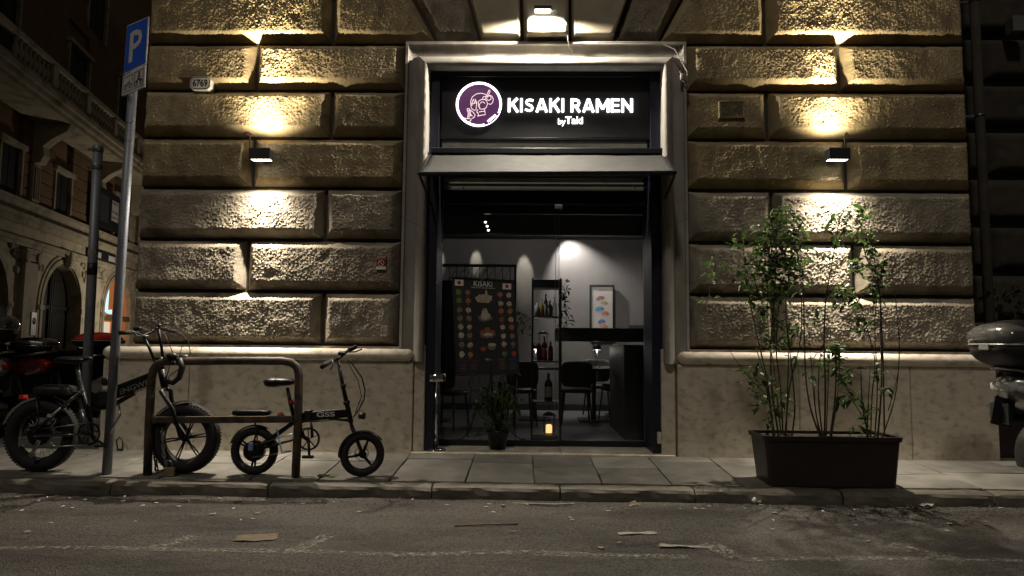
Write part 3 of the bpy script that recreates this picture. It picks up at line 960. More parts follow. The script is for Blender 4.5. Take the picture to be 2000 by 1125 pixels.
# ------------------------------------------------------------------ awning
aw = thing('awning', 'retracted grey canvas awning with black rails above the glass door', 'awning', (0.17, 0.2, 3.0))
O2 = Vector(aw.location)
YB, YF = 0.05, -0.50
A = [W(846, 300, YB) - O2, W(1295, 301, YB) - O2, W(1318, 336, YF) - O2, W(820, 338, YF) - O2]
nx, ny = 60, 12
P = np.zeros((ny, nx, 3))
for j in range(ny):
    for i in range(nx):
        u, v = i / (nx - 1), j / (ny - 1)
        p = (A[0] * (1 - u) + A[1] * u) * (1 - v) + (A[3] * (1 - u) + A[2] * u) * v
        sag = -0.022 * math.sin(math.pi * v) * (1 + 0.5 * math.sin(u * 17)) - 0.004 * math.sin(u * 40 + v * 5) * math.sin(math.pi * v)
        if abs(u - 0.5) < 0.01: sag += 0.004
        P[j, i] = (p.x, p.y, p.z + sag)
can = link('canvas', grid_mesh('canvas', P), MT['canvas'], aw)
so = can.modifiers.new('thickness', 'SOLIDIFY'); so.thickness = 0.004
m = M(); fa = A[3]; fb = A[2]
m.bar(fa + Vector((-.01, -.01, -0.012)), fb + Vector((.01, -.01, -0.012)), 0.05, 0.035)
part('front_rail', m, MT['black_metal'], aw, bevel=0.006)
m = M(); m.bar(A[0] + Vector((-.02, 0.0, .02)), A[1] + Vector((.02, 0.0, .02)), 0.10, 0.06)
part('cassette', m, MT['black_metal'], aw, bevel=0.008)
for e, f, s in ((A[0], A[3], -1), (A[1], A[2], 1)):
    m = M()
    m.bar(e + Vector((s * .02, 0, 0)), f + Vector((s * .005, 0, -0.01)), 0.02, 0.03, up=(1, 0, 0))
    lo = Vector((e.x + s * 0.005, 0.04, f.z - 0.20))
    m.bar(f + Vector((s * .0, 0.02, -0.03)), lo, 0.02, 0.02, up=(1, 0, 0))
    part('arm', m, MT['black_metal'], aw, bevel=0.003)
    m = M(); m.box(e.x + s * .02 - .02, e.x + s * .02 + .02, -0.06, 0.05, lo.z - 0.03, e.z + 0.13)
    part('bracket', m, MT['black_metal'], aw, bevel=0.004)

# ------------------------------------------------------------------ wall lamps (up and down) and the LED flood lamp
LAMP_UP, LAMP_DN = 85.0, 85.0


def wall_lamp(px0, px1, py, label, first=None):
    y = -0.17
    c = W((px0 + px1) / 2, py, y)
    w2 = (W(px1, py, y).x - W(px0, py, y).x) / 2
    t = thing('wall_lamp', label, 'wall lamp', (c.x, BASE_Y, c.z), group='up and down wall lamps on the stone blocks')
    yc_ = y - BASE_Y
    m = M(); m.box(-w2, w2, yc_ - 0.055, yc_ + 0.055, -0.045, 0.05)
    part('housing', m, MT['lamp_body'], t, bevel=0.003)
    m = M(); m.box(-0.035, 0.035, yc_ + 0.054, -0.0, -0.03, 0.03)
    part('wall_bracket', m, MT['lamp_body'], t, bevel=0.003)
    for s, zz in ((1, 0.0515), (-1, -0.0465)):
        m = M(); m.box(-w2 + 0.012, w2 - 0.012, yc_ - 0.043, yc_ + 0.043, zz - 0.001, zz + 0.001)
        lens = part('lens', m, MT['led'], t)
        m = M()
        for i in range(5):
            xx = -w2 + 0.012 + (2 * w2 - .024) * (i + .5) / 5
            m.box(xx - 0.0025, xx + 0.0025, yc_ - 0.05, yc_ + 0.05, zz - 0.004, zz + 0.004)
        m.box(-w2 + .002, w2 - .002, yc_ - 0.054, yc_ - 0.046, zz - 0.006, zz + 0.006)
        part('louvre', m, MT['lamp_body'], lens)
    for s, pw in ((1, LAMP_UP), (-1, LAMP_DN)):
        z = c.z + s * 0.072
        col = WARM if s > 0 else (1.0, 0.88, 0.70)
        # tight beam plus the wide skirt of the reflector
        up = s > 0
        lamp('wall_lamp_beam', 'SPOT', (c.x, y, z), (c.x, y + 0.03, z + s * 2), pw * (13.0 if up else 4.6), col, size=0.014, spot=38 if up else 42, blend=1.0)
        lamp('wall_lamp_fan', 'SPOT', (c.x, y, z), (c.x, y - 0.03, z + s * 2), pw * (2.0 if up else 1.4), col, size=0.016, spot=95, blend=1.0)
        lamp('wall_lamp_mid', 'SPOT', (c.x, y, z), (c.x, y - 0.25, z + s * 2), pw * 0.9, col, size=0.018, spot=135, blend=1.0)
        if s < 0:
            lamp('wall_lamp_skirt', 'SPOT', (c.x, y - 0.02, z), (c.x, y - 1.0, z + s * 2), pw * 2.2, col, size=0.02, spot=125, blend=1.0)
    return t


wall_lamp(490, 531, 303, 'anthracite up and down lamp on the blocks left of the doorway')
wall_lamp(1615, 1656, 303, 'anthracite up and down lamp on the blocks right of the doorway')
# conduits down to the lamps
for x0, x1, lab in ((488, 492, 'short dark conduit dropping down the joint to the left wall lamp'), (1650, 1655, 'short dark conduit dropping down the joint to the right wall lamp')):
    pts = [W(x0 + 2, 262, .06), W(x0, 265, 0.0), W(x0, 275, -0.01), W(x0, 292, -0.02), W(x1, 300, -.06), W((x0 + (20 if x0 < 1000 else -10)), 303, -.12)]
    tag(part('lamp_cable', M().tube(pts, 0.007, 8), MT['dark_plastic'], None), lab, 'cable')

fl = thing('flood_lamp', 'small LED flood lamp glaring on the keystone above the door', 'flood lamp', tuple(W(1060, 19, -0.14)))
m = M(); m.box(-0.085, 0.085, -0.035, 0.015, -0.008, 0.03)
part('housing', m, MT['lamp_body'], fl, bevel=0.004)
m = M(); m.box(-0.078, 0.078, -0.036, 0.012, -0.030, -0.009)
part('diffuser', m, MT['led'], fl, bevel=0.006)
m = M(); m.bar((0, 0.013, 0.01), (0, 0.10, 0.0), 0.05, 0.012)
part('bracket', m, MT['steel'], fl)
m = M(); m.box(0.086, 0.11, -0.02, 0.01, -0.02, 0.03)
part('cable_gland', m, MT['steel'], fl, bevel=0.003)
L0 = Vector(fl.location)
lamp('flood_beam', 'SPOT', L0 + Vector((0, 0.0, -0.034)), L0 + Vector((0, 0.05, -1)), 420.0, (1.0, 0.90, 0.74), size=0.03, spot=172, blend=0.25)
lamp('flood_beam', 'SPOT', L0 + Vector((0, -0.03, -0.034)), L0 + Vector((0, -0.5, -1)), 420.0, (1.0, 0.90, 0.74), size=0.03, spot=130, blend=1.0)
# thin cable from the flood lamp, then along the top of the architrave and down its right corner
c0 = [W(x, y, -.12) for x, y in ((1078, 18), (1090, 22), (1096, 30), (1086, 24), (1100, 30), (1110, 45), (1110, 70), (1113, 85), (1120, 93))]
m = M().tube([(p.x, p.y + 0.012 * i, p.z) for i, p in enumerate(c0)], 0.0045, 6)
tag(part('flood_lamp_cable', m, MT['steel'], None), 'thin pale cable hanging from the flood lamp over the door', 'cable')
cc = [W(x, y, -0.035) for x, y in ((1120, 84), (1200, 82), (1290, 84), (1318, 96), (1330, 118), (1342, 140), (1343, 165), (1334, 158), (1328, 140), (1338, 150), (1346, 170))]
m = M().tube([(p.x, p.y - 0.002 * (i % 3), p.z) for i, p in enumerate(cc)], 0.0055, 6)
m.sup(W(1332, 150, -0.05), 0.018, 0.015, 0.03)
tag(part('architrave_cable', m, MT['architrave'], None), 'loose grey cable with a small box at the upper right corner of the architrave', 'cable')

# ------------------------------------------------------------------ plates and stickers on the wall
c = W(391, 162.5, -0.03)
pl = thing('number_plate', 'octagonal white plate reading 6769 between two stone courses at left', 'number plate', tuple(c))
w2, h2, ch_ = 0.105, 0.068, 0.03
oc = [(-w2 + ch_, -h2), (w2 - ch_, -h2), (w2, -h2 + ch_), (w2, h2 - ch_), (w2 - ch_, h2), (-w2 + ch_, h2), (-w2, h2 - ch_), (-w2, -h2 + ch_)]
part('plate', M().prism(oc, 0.0, 0.10), MT['white_paint'], pl, bevel=0.003)
m = M(); q = [(x * 0.88, z * 0.84) for x, z in oc]; m.strip(q + [q[0]], 0.005, -0.0015, 0.0005)
part('border', m, MT['print_black'], pl)
text_mesh('6769', 0.10, MT['print_black'], pl, 'numerals', (0, -0.001, -0.033), offset=0.0015, width=0.15)
c = W(744.5, 512, -0.03)
st = thing('notice_sticker', 'small red and white no posting notice on the block left of the door', 'sticker', tuple(c))
part('backing', M().box(-0.045, 0.045, 0.0, 0.03, -0.072, 0.02), MT['red_paint'], st)
part('backing', M().box(-0.048, 0.048, -0.001, 0.03, -0.072, -0.042), MT['white_paint'], st)
m = M().strip(arc(0, -0.010, 0.027, 0, 360, 24), 0.005, -0.002, 0.0); m.strip([(-0.018, 0.008), (0.018, -0.028)], 0.005, -0.0025, 0.0)
part('prohibition_ring', m, MT['white_paint'], st)
text_mesh('ALLARME', 0.021, MT['white_paint'], st, 'lettering', (0, -0.001, 0.045), offset=0.0005, width=0.085)
text_mesh('ANTIFURTO', 0.016, MT['white_paint'], st, 'lettering', (0, -0.001, 0.028), width=0.085)
part('paint_square', M().box(-0.047, 0.047, 0.002, 0.03, 0.021, 0.066), MT['red_paint'], st)

# ------------------------------------------------------------------ the dining room behind the glass
room = thing('dining_room', 'dim grey dining room seen through the glass doors', 'room')
RX0, RX1, RY0, RY1, RH = -2.6, 3.3, 0.60, 4.45, 3.15
FZ = 0.03
m = M().box(RX0, RX1, RY1, RY1 + 0.1, -0.02, RH); part('back_wall', m, MT['room_wall'], room)
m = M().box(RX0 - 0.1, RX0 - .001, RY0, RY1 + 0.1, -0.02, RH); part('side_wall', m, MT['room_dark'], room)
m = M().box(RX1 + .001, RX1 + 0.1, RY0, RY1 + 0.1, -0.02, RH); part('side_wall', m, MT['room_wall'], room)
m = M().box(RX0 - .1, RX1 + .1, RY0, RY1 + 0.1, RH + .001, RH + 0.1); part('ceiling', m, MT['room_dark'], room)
n = 0
for x in np.arange(RX0, RX1 - 0.1, 0.6):
    m = M().box(x + 0.002, x + 0.598, 0.623, RY1 - 0.001, -0.03, FZ + 0.03 + rnd.uniform(-.0005, .0005))
    part('floor_board', m, MT['room_floor'], room, bevel=0.002)
m = M().box(RX0, RX1, 1.6, 1.95, W(1060, 459, 1.6).z, RH); part('ceiling_beam', m, MT['ceil_beam'], room)
m = M().box(RX0, RX1, 1.55, 1.598, W(1060, 461, 1.6).z, W(1060, 457, 1.6).z); part('ceiling_trim', m, MT['steel'], room)
m = M().box(RX0, RX1, RY1 - 0.03, RY1 - 0.002, 0.061, 0.16); part('skirting', m, MT['wood_black'], room)
lamp('room_fill', 'POINT', (0.2, 2.6, 2.7), (0, 0, 0), 32, COOL, 0.15)  # added general fill with no fixture, stands in for the ceiling spots' spread
t = thing('ceiling_spot', 'cluster of three small white ceiling spots upper left behind the glass', 'spot lamp', tuple(W(948, 432, .85)), group='ceiling spot lamps in the dining room')
hh_ = M(); ln = M()
for dx, dz in ((0, 0), (.02, -.045), (.035, -.09)):
    hh_.lathe([(0.012, .02), (.016, -.01)], (dx, .012, dz), 'z', 10); ln.sup((dx, -.004, dz - .012), .014, .014, .010, 1, 1, 10, 6)
hh_.tube([(0, .012, .02), (0, .012, RH - t.location.z)], .005, 6)
part('housing', hh_, MT['lamp_body'], t); part('lens', ln, MT['led_dim'], t)
lamp('spot_beam', 'SPOT', Vector(t.location) + Vector((.03, -.02, -.12)), (W(1067, 640, 1.1).x, 1.1, 1.1), 26, COOL, size=0.02, spot=50, blend=0.8)
lamp('spot_beam', 'SPOT', Vector(t.location) + Vector((.0, -.02, -.12)), (W(972, 800, .3).x, .3, .2), 22, COOL, size=0.02, spot=60, blend=0.8)
# ceiling spot lamps and their pools on the back wall
for i, (px, py, tx, ty, pw, sp, dist) in enumerate(((930, 448, 930, 500, 60, 20, .30), (1021, 448, 1024, 520, 110, 24, .30), (1098, 448, 1150, 600, 260, 84, .26),
                                               (856, 445, 856, 500, 60, 22, .30), (1148, 434, 1210, 640, 90, 60, 0))):
    yy = RY1 - dist if i != 4 else 2.3
    c = W(px, py, yy)
    zz = min(c.z, RH - 0.03) if i == 4 else RH - 0.09
    t = thing('ceiling_spot', ['ceiling spot lamp above the small oval light pool on the back wall', 'ceiling spot lamp above the third light pool from the right on the back wall',
                               'ceiling spot lamp over the broad bright pool on the back wall', 'ceiling spot lamp at the far left corner of the dining room',
                               'round white ceiling spot lamp right of the door seam'][i], 'spot lamp', (c.x, yy, zz), group='ceiling spot lamps in the dining room')
    m = M().lathe([(0.028, 0.05), (0.034, -0.03), (0.030, -0.035)], (0, 0, 0), 'z', 14); m.tube([(0, 0, 0.04), (0, 0, RH - zz)], 0.006, 6)
    part('housing', m, MT['print_white'] if i == 4 else MT['lamp_body'], t)
    part('lens', M().lathe([(0.026, -0.0355), (0.022, -0.042), (0.0001, -0.045)], (0, 0, 0), 'z', 14), MT['led_dim'], t)
    tg = W(tx, ty, RY1 - 0.04)
    lamp('spot_beam', 'SPOT', (c.x, yy, zz - 0.06), tg, pw, COOL if i > 1 else (1.0, 0.93, 0.75), size=0.02, spot=sp, blend=0.7)
m = None
# black bar counter
bc = thing('bar_counter', 'black L shaped bar counter at the right of the dining room', 'bar counter', (W(1240, 800, 1.2).x, 1.2, FZ))
O3 = Vector(bc.location)
xa, xb = W(1219, 740, 1.1).x, RX1 - 0.02
part('base', M().box(xa - O3.x, xb - O3.x, -0.1, 1.2, 0.032, 1.08), MT['wood_black'], bc, bevel=0.004)
xl = W(1087, 650, 1.5).x
part('counter_top', M().box(xl - O3.x, xb - O3.x, 0.25, 0.85, W(1180, 667, 1.5).z - FZ, W(1180, 641, 1.5).z - FZ), MT['wood_black'], bc, bevel=0.004)
m = M(); c = W(1248, 634, 1.7)
for i in range(12): m.box(c.x + i * 0.03 - 0.12, c.x + i * 0.03 - 0.10, 1.7, 1.72, c.z - 0.045, c.z - 0.005)
tag(part('plate_rack', m, MT['print_white'], None), 'white plates standing in a rack on the bar counter', 'plate rack')

# framed print of painted fans
c = W(1176, 612, RY1 - 0.06)
pf = thing('framed_print', 'black framed print of coloured folding fans on the back wall', 'picture', tuple(c))
w2 = 0.20; hh = 0.46
m = M(); m.box(-w2, w2, 0, 0.04, hh - .03, hh); m.box(-w2, w2, 0, 0.04, -hh, -hh + .03)
m.box(-w2, -w2 + .03, 0, 0.04, -hh + .031, hh - .031); m.box(w2 - .03, w2, 0, 0.04, -hh + .031, hh - .031)
part('frame', m, MT['black_satin'], pf, bevel=0.003)
part('print', M().box(-w2 + .031, w2 - .031, 0.015, 0.04, -hh + .031, hh - .031), mat('picture mount', (0.36, 0.325, 0.31), 0.6), pf)
fan_cols = [(0.30, 0.13, 0.12), (0.35, 0.28, 0.10), (0.06, 0.22, 0.36), (0.55, 0.17, 0.09), (0.10, 0.17, 0.36), (0.50, 0.22, 0.12)]
for i, (dx, dz, r) in enumerate(((-0.02, 0.20, .085), (0.04, 0.13, .07), (-0.03, 0.02, .09), (0.05, -0.04, .08), (0.0, -0.17, .075), (0.03, -0.26, .08))):
    m = M(); a0, a1 = (20, 150) if i % 2 else (35, 165)
    out = arc(dx, dz, r, a0, a1, 9); inn = arc(dx, dz, r * 0.35, a0, a1, 9)
    for q in range(9):
        m.add([(out[q][0], 0.012, out[q][1]), (out[q + 1][0], 0.010, out[q + 1][1]), (inn[q + 1][0], 0.010, inn[q + 1][1]), (inn[q][0], 0.012, inn[q][1])], [(0, 1, 2, 3)])
    part('painted_fan', m, mat('fan ink %d' % i, tuple(v * .55 for v in fan_cols[i]), 0.7, c2=tuple(min(1, v * 1.1) for v in fan_cols[i]), vs=40), pf)

# etagere with bottles
EY = 1.0
c = W(1067, 700, EY)
sx0, sx1 = W(1038, 700, EY).x - c.x, W(1097, 700, EY).x - c.x
es = thing('display_shelf', 'tall narrow black metal shelf with bottles just inside the glass', 'shelf', (c.x, EY, FZ + 0.031))
ez = lambda py: W(1067, py, EY).z - FZ - 0.031
for x in (sx0, sx1 - 0.02):
    for y in (0.0, 0.28):
        part('post', M().box(x, x + 0.02, y, y + 0.02, 0, ez(543)), MT['black_metal'], es, bevel=0.002)
part('top_panel', M().box(sx0 + .001, sx1 - .001, -0.002, 0.30, ez(562), ez(546)), MT['black_metal'], es, bevel=0.003)
shelf_px = (618, 706, 786, 851)
for py in shelf_px:
    part('shelf_board', M().box(sx0 + .021, sx1 - .021, 0.0, 0.30, ez(py) - 0.01, ez(py) + 0.006), MT['shade'], es, bevel=0.002)


def bottle(px, py, r, h, mt, label, name='bottle', y=EY + 0.12, cap=None, lab=None, group='bottles on the display shelf'):
    p = W(px, py, y)
    zz = FZ + 0.031 + ez(py) + 0.0065
    t = thing(name, label, 'bottle', (p.x, y, zz), group=group)
    part('body', M().lathe([(0.001, 0), (r, 0.002), (r, h * 0.60), (r * 0.85, h * 0.68), (r * 0.33, h * 0.78), (r * 0.30, h * 0.95)], seg=14), mt, t)
    part('cap', M().lathe([(r * 0.33, h * 0.945), (r * 0.36, h), (0.001, h)], seg=12), cap or MT['black_satin'], t)
    if lab:
        part('label', M().lathe([(r * 1.01, h * 0.15), (r * 1.02, h * 0.16), (r * 1.02, h * 0.50), (r * 1.01, h * 0.51)], seg=14), lab, t)
    return t


amber = mat('amber liquor', (0.35, 0.26, 0.07), 0.15, c2=(0.25, 0.18, 0.05))
pale = mat('pale liquor', (0.42, 0.44, 0.40), 0.12, c2=(0.32, 0.34, 0.32))
dark = mat('dark wine bottle', (0.03, 0.008, 0.008), 0.12)
green = mat('dark green sake bottle', (0.012, 0.022, 0.012), 0.12)
redl = mat('red bottle label', (0.22, 0.02, 0.03), 0.5); cream = mat('cream bottle label', (0.42, 0.38, 0.28), 0.6)
for px, r, h, mt, lb in ((1049, .030, .17, pale, 'clear squat bottle at the left end of the upper shelf'), (1058, .024, .19, amber, 'amber bottle on the upper shelf'),
                         (1066, .024, .25, pale, 'tall clear bottle in the middle of the upper shelf'), (1074, .030, .18, pale, 'clear round bottle right of the tall one on the upper shelf'),
                         (1083, .024, .22, MT['bottle_clear'], 'empty clear bottle at the right end of the upper shelf')):
    bottle(px, 618, r, h, mt, lb)
for px, r, h, mt, lb, la in ((1053, .026, .24, dark, 'dark wine bottle left on the middle shelf', None), (1063, .032, .27, dark, 'dark bottle with a red label on the middle shelf', redl),
                             (1075, .030, .22, dark, 'dark bottle with a deep red label right on the middle shelf', redl)):
    bottle(px, 706, r, h, mt, lb, lab=la)
bottle(1071, 786, 0.045, 0.31, green, 'large dark green sake bottle with a cream label on the low shelf', lab=cream)


def lantern(px, py, h, w, label, on_floor=None):
    y = EY + 0.14; p = W(px, py, y)
    zz = FZ + 0.031 + ez(py) + 0.0065
    t = thing('candle_lantern', label, 'lantern', (p.x, y, zz), group='candle lanterns on the display shelf')
    for sx in (-1, 1):
        for sy in (-1, 1): part('post', M().box(sx * w - .004, sx * w + .004, sy * w - .004, sy * w + .004, 0, h), MT['black_metal'], t)
    part('base', M().box(-w - .006, w + .006, -w - .006, w + .006, 0, 0.008), MT['black_metal'], t)
    part('roof', M().lathe([(w * 1.5, h + .001), (w * 0.5, h + w * .7), (0.001, h + w * .75)], seg=4), MT['black_metal'], t)
    part('candle', M().lathe([(w * .62, .009), (w * .62, h * .45), (w * 0.4, h * .5), (.001, h * .46)], seg=14), MT['candle'], t)
    return t


lantern(1072, 851, 0.20, 0.055, 'candle lantern glowing orange on the bottom shelf')
lantern(1061, 706, 0.30, 0.045, 'black candle lantern behind the wine bottles on the middle shelf').location.y += 0.10

# tables, chairs, table lamps
TZ = FZ + 0.031


def make_chair(label, loc, rz, proto=None):
    if proto is None:
        t = thing('dining_chair', label, 'chair', loc, rz, 'black dining chairs')
        part('seat', M().sup((0, 0, 0.44), 0.22, 0.21, 0.03), MT['dark_plastic'], t)
        part('backrest', M().sup((0, 0.20, 0.66), 0.21, 0.025, 0.17), MT['dark_plastic'], t)
        for sx in (-1, 1):
            for sy in (-1, 1):
                part('leg', M().tube([(sx * 0.16, sy * 0.15, 0.43), (sx * 0.20, sy * 0.20, 0)], [0.014, 0.010], 8), MT['black_metal'], t)
        return t
    c = proto.copy(); COL.objects.link(c); c.location = loc; c.rotation_euler = (0, 0, rz); c['label'] = label
    for ch in proto.children:
        d = ch.copy(); COL.objects.link(d); d.parent = c
    return c


def gz(px, Y): return (W(px, 700, Y).x, Y, TZ)


ch0 = make_chair('black dining chair nearest the display shelf on its right side', gz(1125, 2.6), math.pi)
make_chair('black dining chair just left of the bar counter base', gz(1206, 3.0), math.pi + .3, ch0)
make_chair('black dining chair behind the table with the left table lamp', gz(1170, 3.6), 0.1, ch0)
make_chair('black dining chair far left behind the menu board', gz(876, 1.9), math.pi - .4, ch0)
make_chair('black dining chair between the menu board and the display shelf', gz(1015, 2.4), math.pi + .2, ch0)


def table(px, Y, label, w=0.35):
    t = thing('dining_table', label, 'table', gz(px, Y), 0, 'dining tables')
    part('tabletop', M().box(-w, w, -w, w, 0.70, 0.73), MT['wood_black'], t, bevel=0.004)
    part('leg', M().tube([(0, 0, 0.70), (0, 0, 0.015)], 0.03, 10), MT['black_metal'], t)
    part('foot', M().box(-0.22, 0.22, -0.22, 0.22, 0, 0.014), MT['black_metal'], t)
    return t


table(1160, 3.05, 'small dark dining table with a lamp right of the display shelf')
table(1212, 3.7, 'small dark dining table with a lamp beside the bar counter')
table(1045, 3.1, 'dark dining table with a lamp behind the display shelf')
table(850, 2.8, 'dark dining table at far left behind the menu board')


def table_lamp(px, Y, label):
    p = gz(px, Y)
    t = thing('table_lamp', label, 'table lamp', (p[0], Y, TZ + 0.7305), group='cordless table lamps')
    part('base', M().lathe([(0.045, 0), (0.045, 0.012), (0.008, 0.014)], seg=16), MT['shade'], t)
    part('stem', M().lathe([(0.006, 0.014), (0.006, 0.27)], seg=8), MT['steel'], t)
    part('shade', M().lathe([(0.065, 0.25), (0.04, 0.33), (0.001, 0.332)], seg=18), MT['shade'], t)
    part('diffuser', M().lathe([(0.058, 0.246), (0.001, 0.246)], seg=18), MT['led_dim'], t)
    lamp('table_lamp_light', 'POINT', (p[0], Y, TZ + .7305 + .235), (0, 0, 0), 1.6, (1, .92, .8), 0.02)


table_lamp(1166, 3.05, 'small table lamp with a conical shade right of the display shelf')
table_lamp(1203, 3.7, 'small table lamp nearer the bar counter base')
table_lamp(1046, 3.1, 'small table lamp behind the left edge of the display shelf')

# dark partition with a lattice head, behind the menu board
pt = thing('lattice_partition', 'dark partition with a lattice panel along its head behind the menu board', 'partition', (W(940, 700, 2.2).x, 2.2, TZ))
wx0, wx1 = W(858, 600, 2.2).x - pt.location.x, W(1008, 600, 2.2).x - pt.location.x
pz = lambda py: W(940, py, 2.2).z - TZ
part('panel', M().box(wx0, wx1, 0, 0.05, 0.75, pz(548)), MT['wood_black'], pt, bevel=0.004)
part('frame', M().box(wx0, wx1, -0.005, 0.055, pz(521), pz(516)), MT['black_metal'], pt)
for i in range(9):
    xx = wx0 + 0.12 + (wx1 - wx0 - .2) * i / 8
    part('lattice_bar', M().bar((xx, 0.02, pz(548)), (xx, 0.02, pz(521)), 0.012, 0.012), MT['black_metal'], pt)
    if i < 8: part('lattice_bar', M().bar((xx, 0.025, pz(548)), (xx + (wx1 - wx0 - .2) / 8, 0.025, pz(521)), 0.008, 0.008), MT['black_metal'], pt)
for x in (wx0, wx1 - .03): part('post', M().box(x, x + .03, -0.003, 0.053, 0, pz(516)), MT['black_metal'], pt)

# ------------------------------------------------------------------ leaves
def leaf_mesh(L, w, curl=0.25):
    v = [(0, 0, 0), (L * .25, w * .42, L * .05), (L * .6, w * .40, L * .04), (L, 0, -L * curl), (L * .6, -w * .40, L * .04), (L * .25, -w * .42, L * .05), (L * .45, 0, 0)]
    me = bpy.data.meshes.new('leaf')
    me.from_pydata(v, [], [(0, 6, 1), (1, 6, 2), (2, 6, 3), (3, 6, 4), (4, 6, 5), (5, 6, 0)])
    return me


LEAVES = []
for i in range(9):
    me = leaf_mesh(0.060 + 0.011 * (i % 5), 0.030 + 0.005 * (i % 3), 0.1 + 0.06 * (i % 4))
    me.materials.append(MT[('leaf', 'leaf2', 'leaf', 'leaf3', 'leaf', 'leaf3', 'leaf', 'leaf2', 'leaf')[i]])
    LEAVES.append(me)


def put_leaves(root, spots, rng, cap_=230, meshes=LEAVES, sc_=1.0):
    # spots: list of (local point); every leaf gets its own heading
    rng.shuffle(spots)
    rest = {}
    for i, p in enumerate(spots):
        me = meshes[rng.randrange(len(meshes))]
        rz, ry, rx = rng.uniform(0, 6.28), rng.uniform(-0.5, 0.9), rng.uniform(-.7, .7)
        s = rng.uniform(0.7, 1.35) * sc_
        if i < cap_:
            o = bpy.data.objects.new('leaf', me); COL.objects.link(o); o.parent = root
            o.location = p; o.rotation_euler = (rx, ry, rz); o.scale = (s, s, s)
        else:
            mt = me.materials[0]
            m = rest.setdefault(mt.name, (M(), mt))[0]
            X = Matrix.Translation(p) @ Matrix.Rotation(rz, 4, 'Z') @ Matrix.Rotation(ry, 4, 'Y') @ Matrix.Rotation(rx, 4, 'X') @ Matrix.Scale(s, 4)
            m.add([X @ v.co for v in me.vertices], [tuple(f.vertices) for f in me.polygons])
    if rest:
        mm = M(); mats = []
        idx = []
        for nme, (m, mt) in rest.items():
            mm.add(m.v, m.f); idx += [len(mats)] * len(m.f); mats.append(mt)
        me = mm.mesh('foliage')
        for mt in mats: me.materials.append(mt)
        me.polygons.foreach_set('material_index', idx)
        o = link('foliage', me, None, root); o['kind'] = 'stuff'


# ------------------------------------------------------------------ planter with three bamboo like shrubs
PYF = -1.10
pc = G(1620, 954, 0.0)
PYF = pc.y + 0.0
bw = lambda px, py, Y: W(px, py, Y)
root = thing('planter', 'long dark brown plastic planter box on the pavement edge holding three shrubs', 'planter', (bw(1620, 950, PYF).x, PYF + 0.19, 0.008))
O4 = Vector(root.location)
xl0, xr0 = bw(1506, 950, PYF).x - O4.x, bw(1756, 950, PYF).x - O4.x
xl1, xr1 = bw(1494, 856, PYF).x - O4.x, bw(1762, 858, PYF).x - O4.x
ztp = bw(1620, 853, PYF).z - O4.z
yb0, yb1 = -0.17, 0.17
m = M()
ring = []
levels = [(0.0, 0.0, 0), (0.02, 0.0, 0), (ztp - 0.05, 0.93, 0)]
def rrect(x0, x1, y0, y1, z, r, n=5):
    o = []
    for cx_, cy_, a0 in ((x1 - r, y1 - r, 0), (x0 + r, y1 - r, 90), (x0 + r, y0 + r, 180), (x1 - r, y0 + r, 270)):
        for i in range(n + 1):
            a = R_(a0 + 90 * i / n); o.append((cx_ + r * math.cos(a), cy_ + r * math.sin(a), z))
    return o
def loft(m, rings, cap_top=False, cap_bot=True, smooth=False):
    n = len(rings[0]); vs = [p for r in rings for p in r]
    fs = [(i * n + k, i * n + (k + 1) % n, (i + 1) * n + (k + 1) % n, (i + 1) * n + k) for i in range(len(rings) - 1) for k in range(n)]
    if cap_bot: fs.append(tuple(range(n - 1, -1, -1)))
    if cap_top: fs.append(tuple((len(rings) - 1) * n + k for k in range(n)))
    m.add(vs, fs, smooth)
    return m
rg = []
for t, ex in ((0, 0), (0.03, 0), (0.90, 0), (0.905, 0.012), (1.0, 0.016), (1.0, -0.008), (0.93, -0.012)):
    a = xl0 + (xl1 - xl0) * t; b = xr0 + (xr1 - xr0) * t
    rg.append(rrect(a - ex, b + ex, yb0 - 0.02 * t - ex, yb1 + 0.02 * t + ex, ztp * t, 0.035))
part('box', loft(m, rg), MT['planter'], root, bevel=0.0)
part('soil', loft(M(), [rrect(xl1 + .02, xr1 - .02, yb0, yb1, ztp * 0.92, .03), rrect(xl1 + .02, xr1 - .02, yb0, yb1, ztp * 0.94, .03)], True), MT['soil'], root)
m = M(); m.box(xl0 + 0.10, xr0 - 0.10, yb0 - 0.006, yb0 + 0.02, ztp * 0.30, ztp * 0.315); m.box(xl0 + .1, xr0 - .1, yb0 - 0.012, yb0 + 0.02, ztp * 0.78, ztp * 0.795)
part('moulded_rib', m, MT['planter'], root)

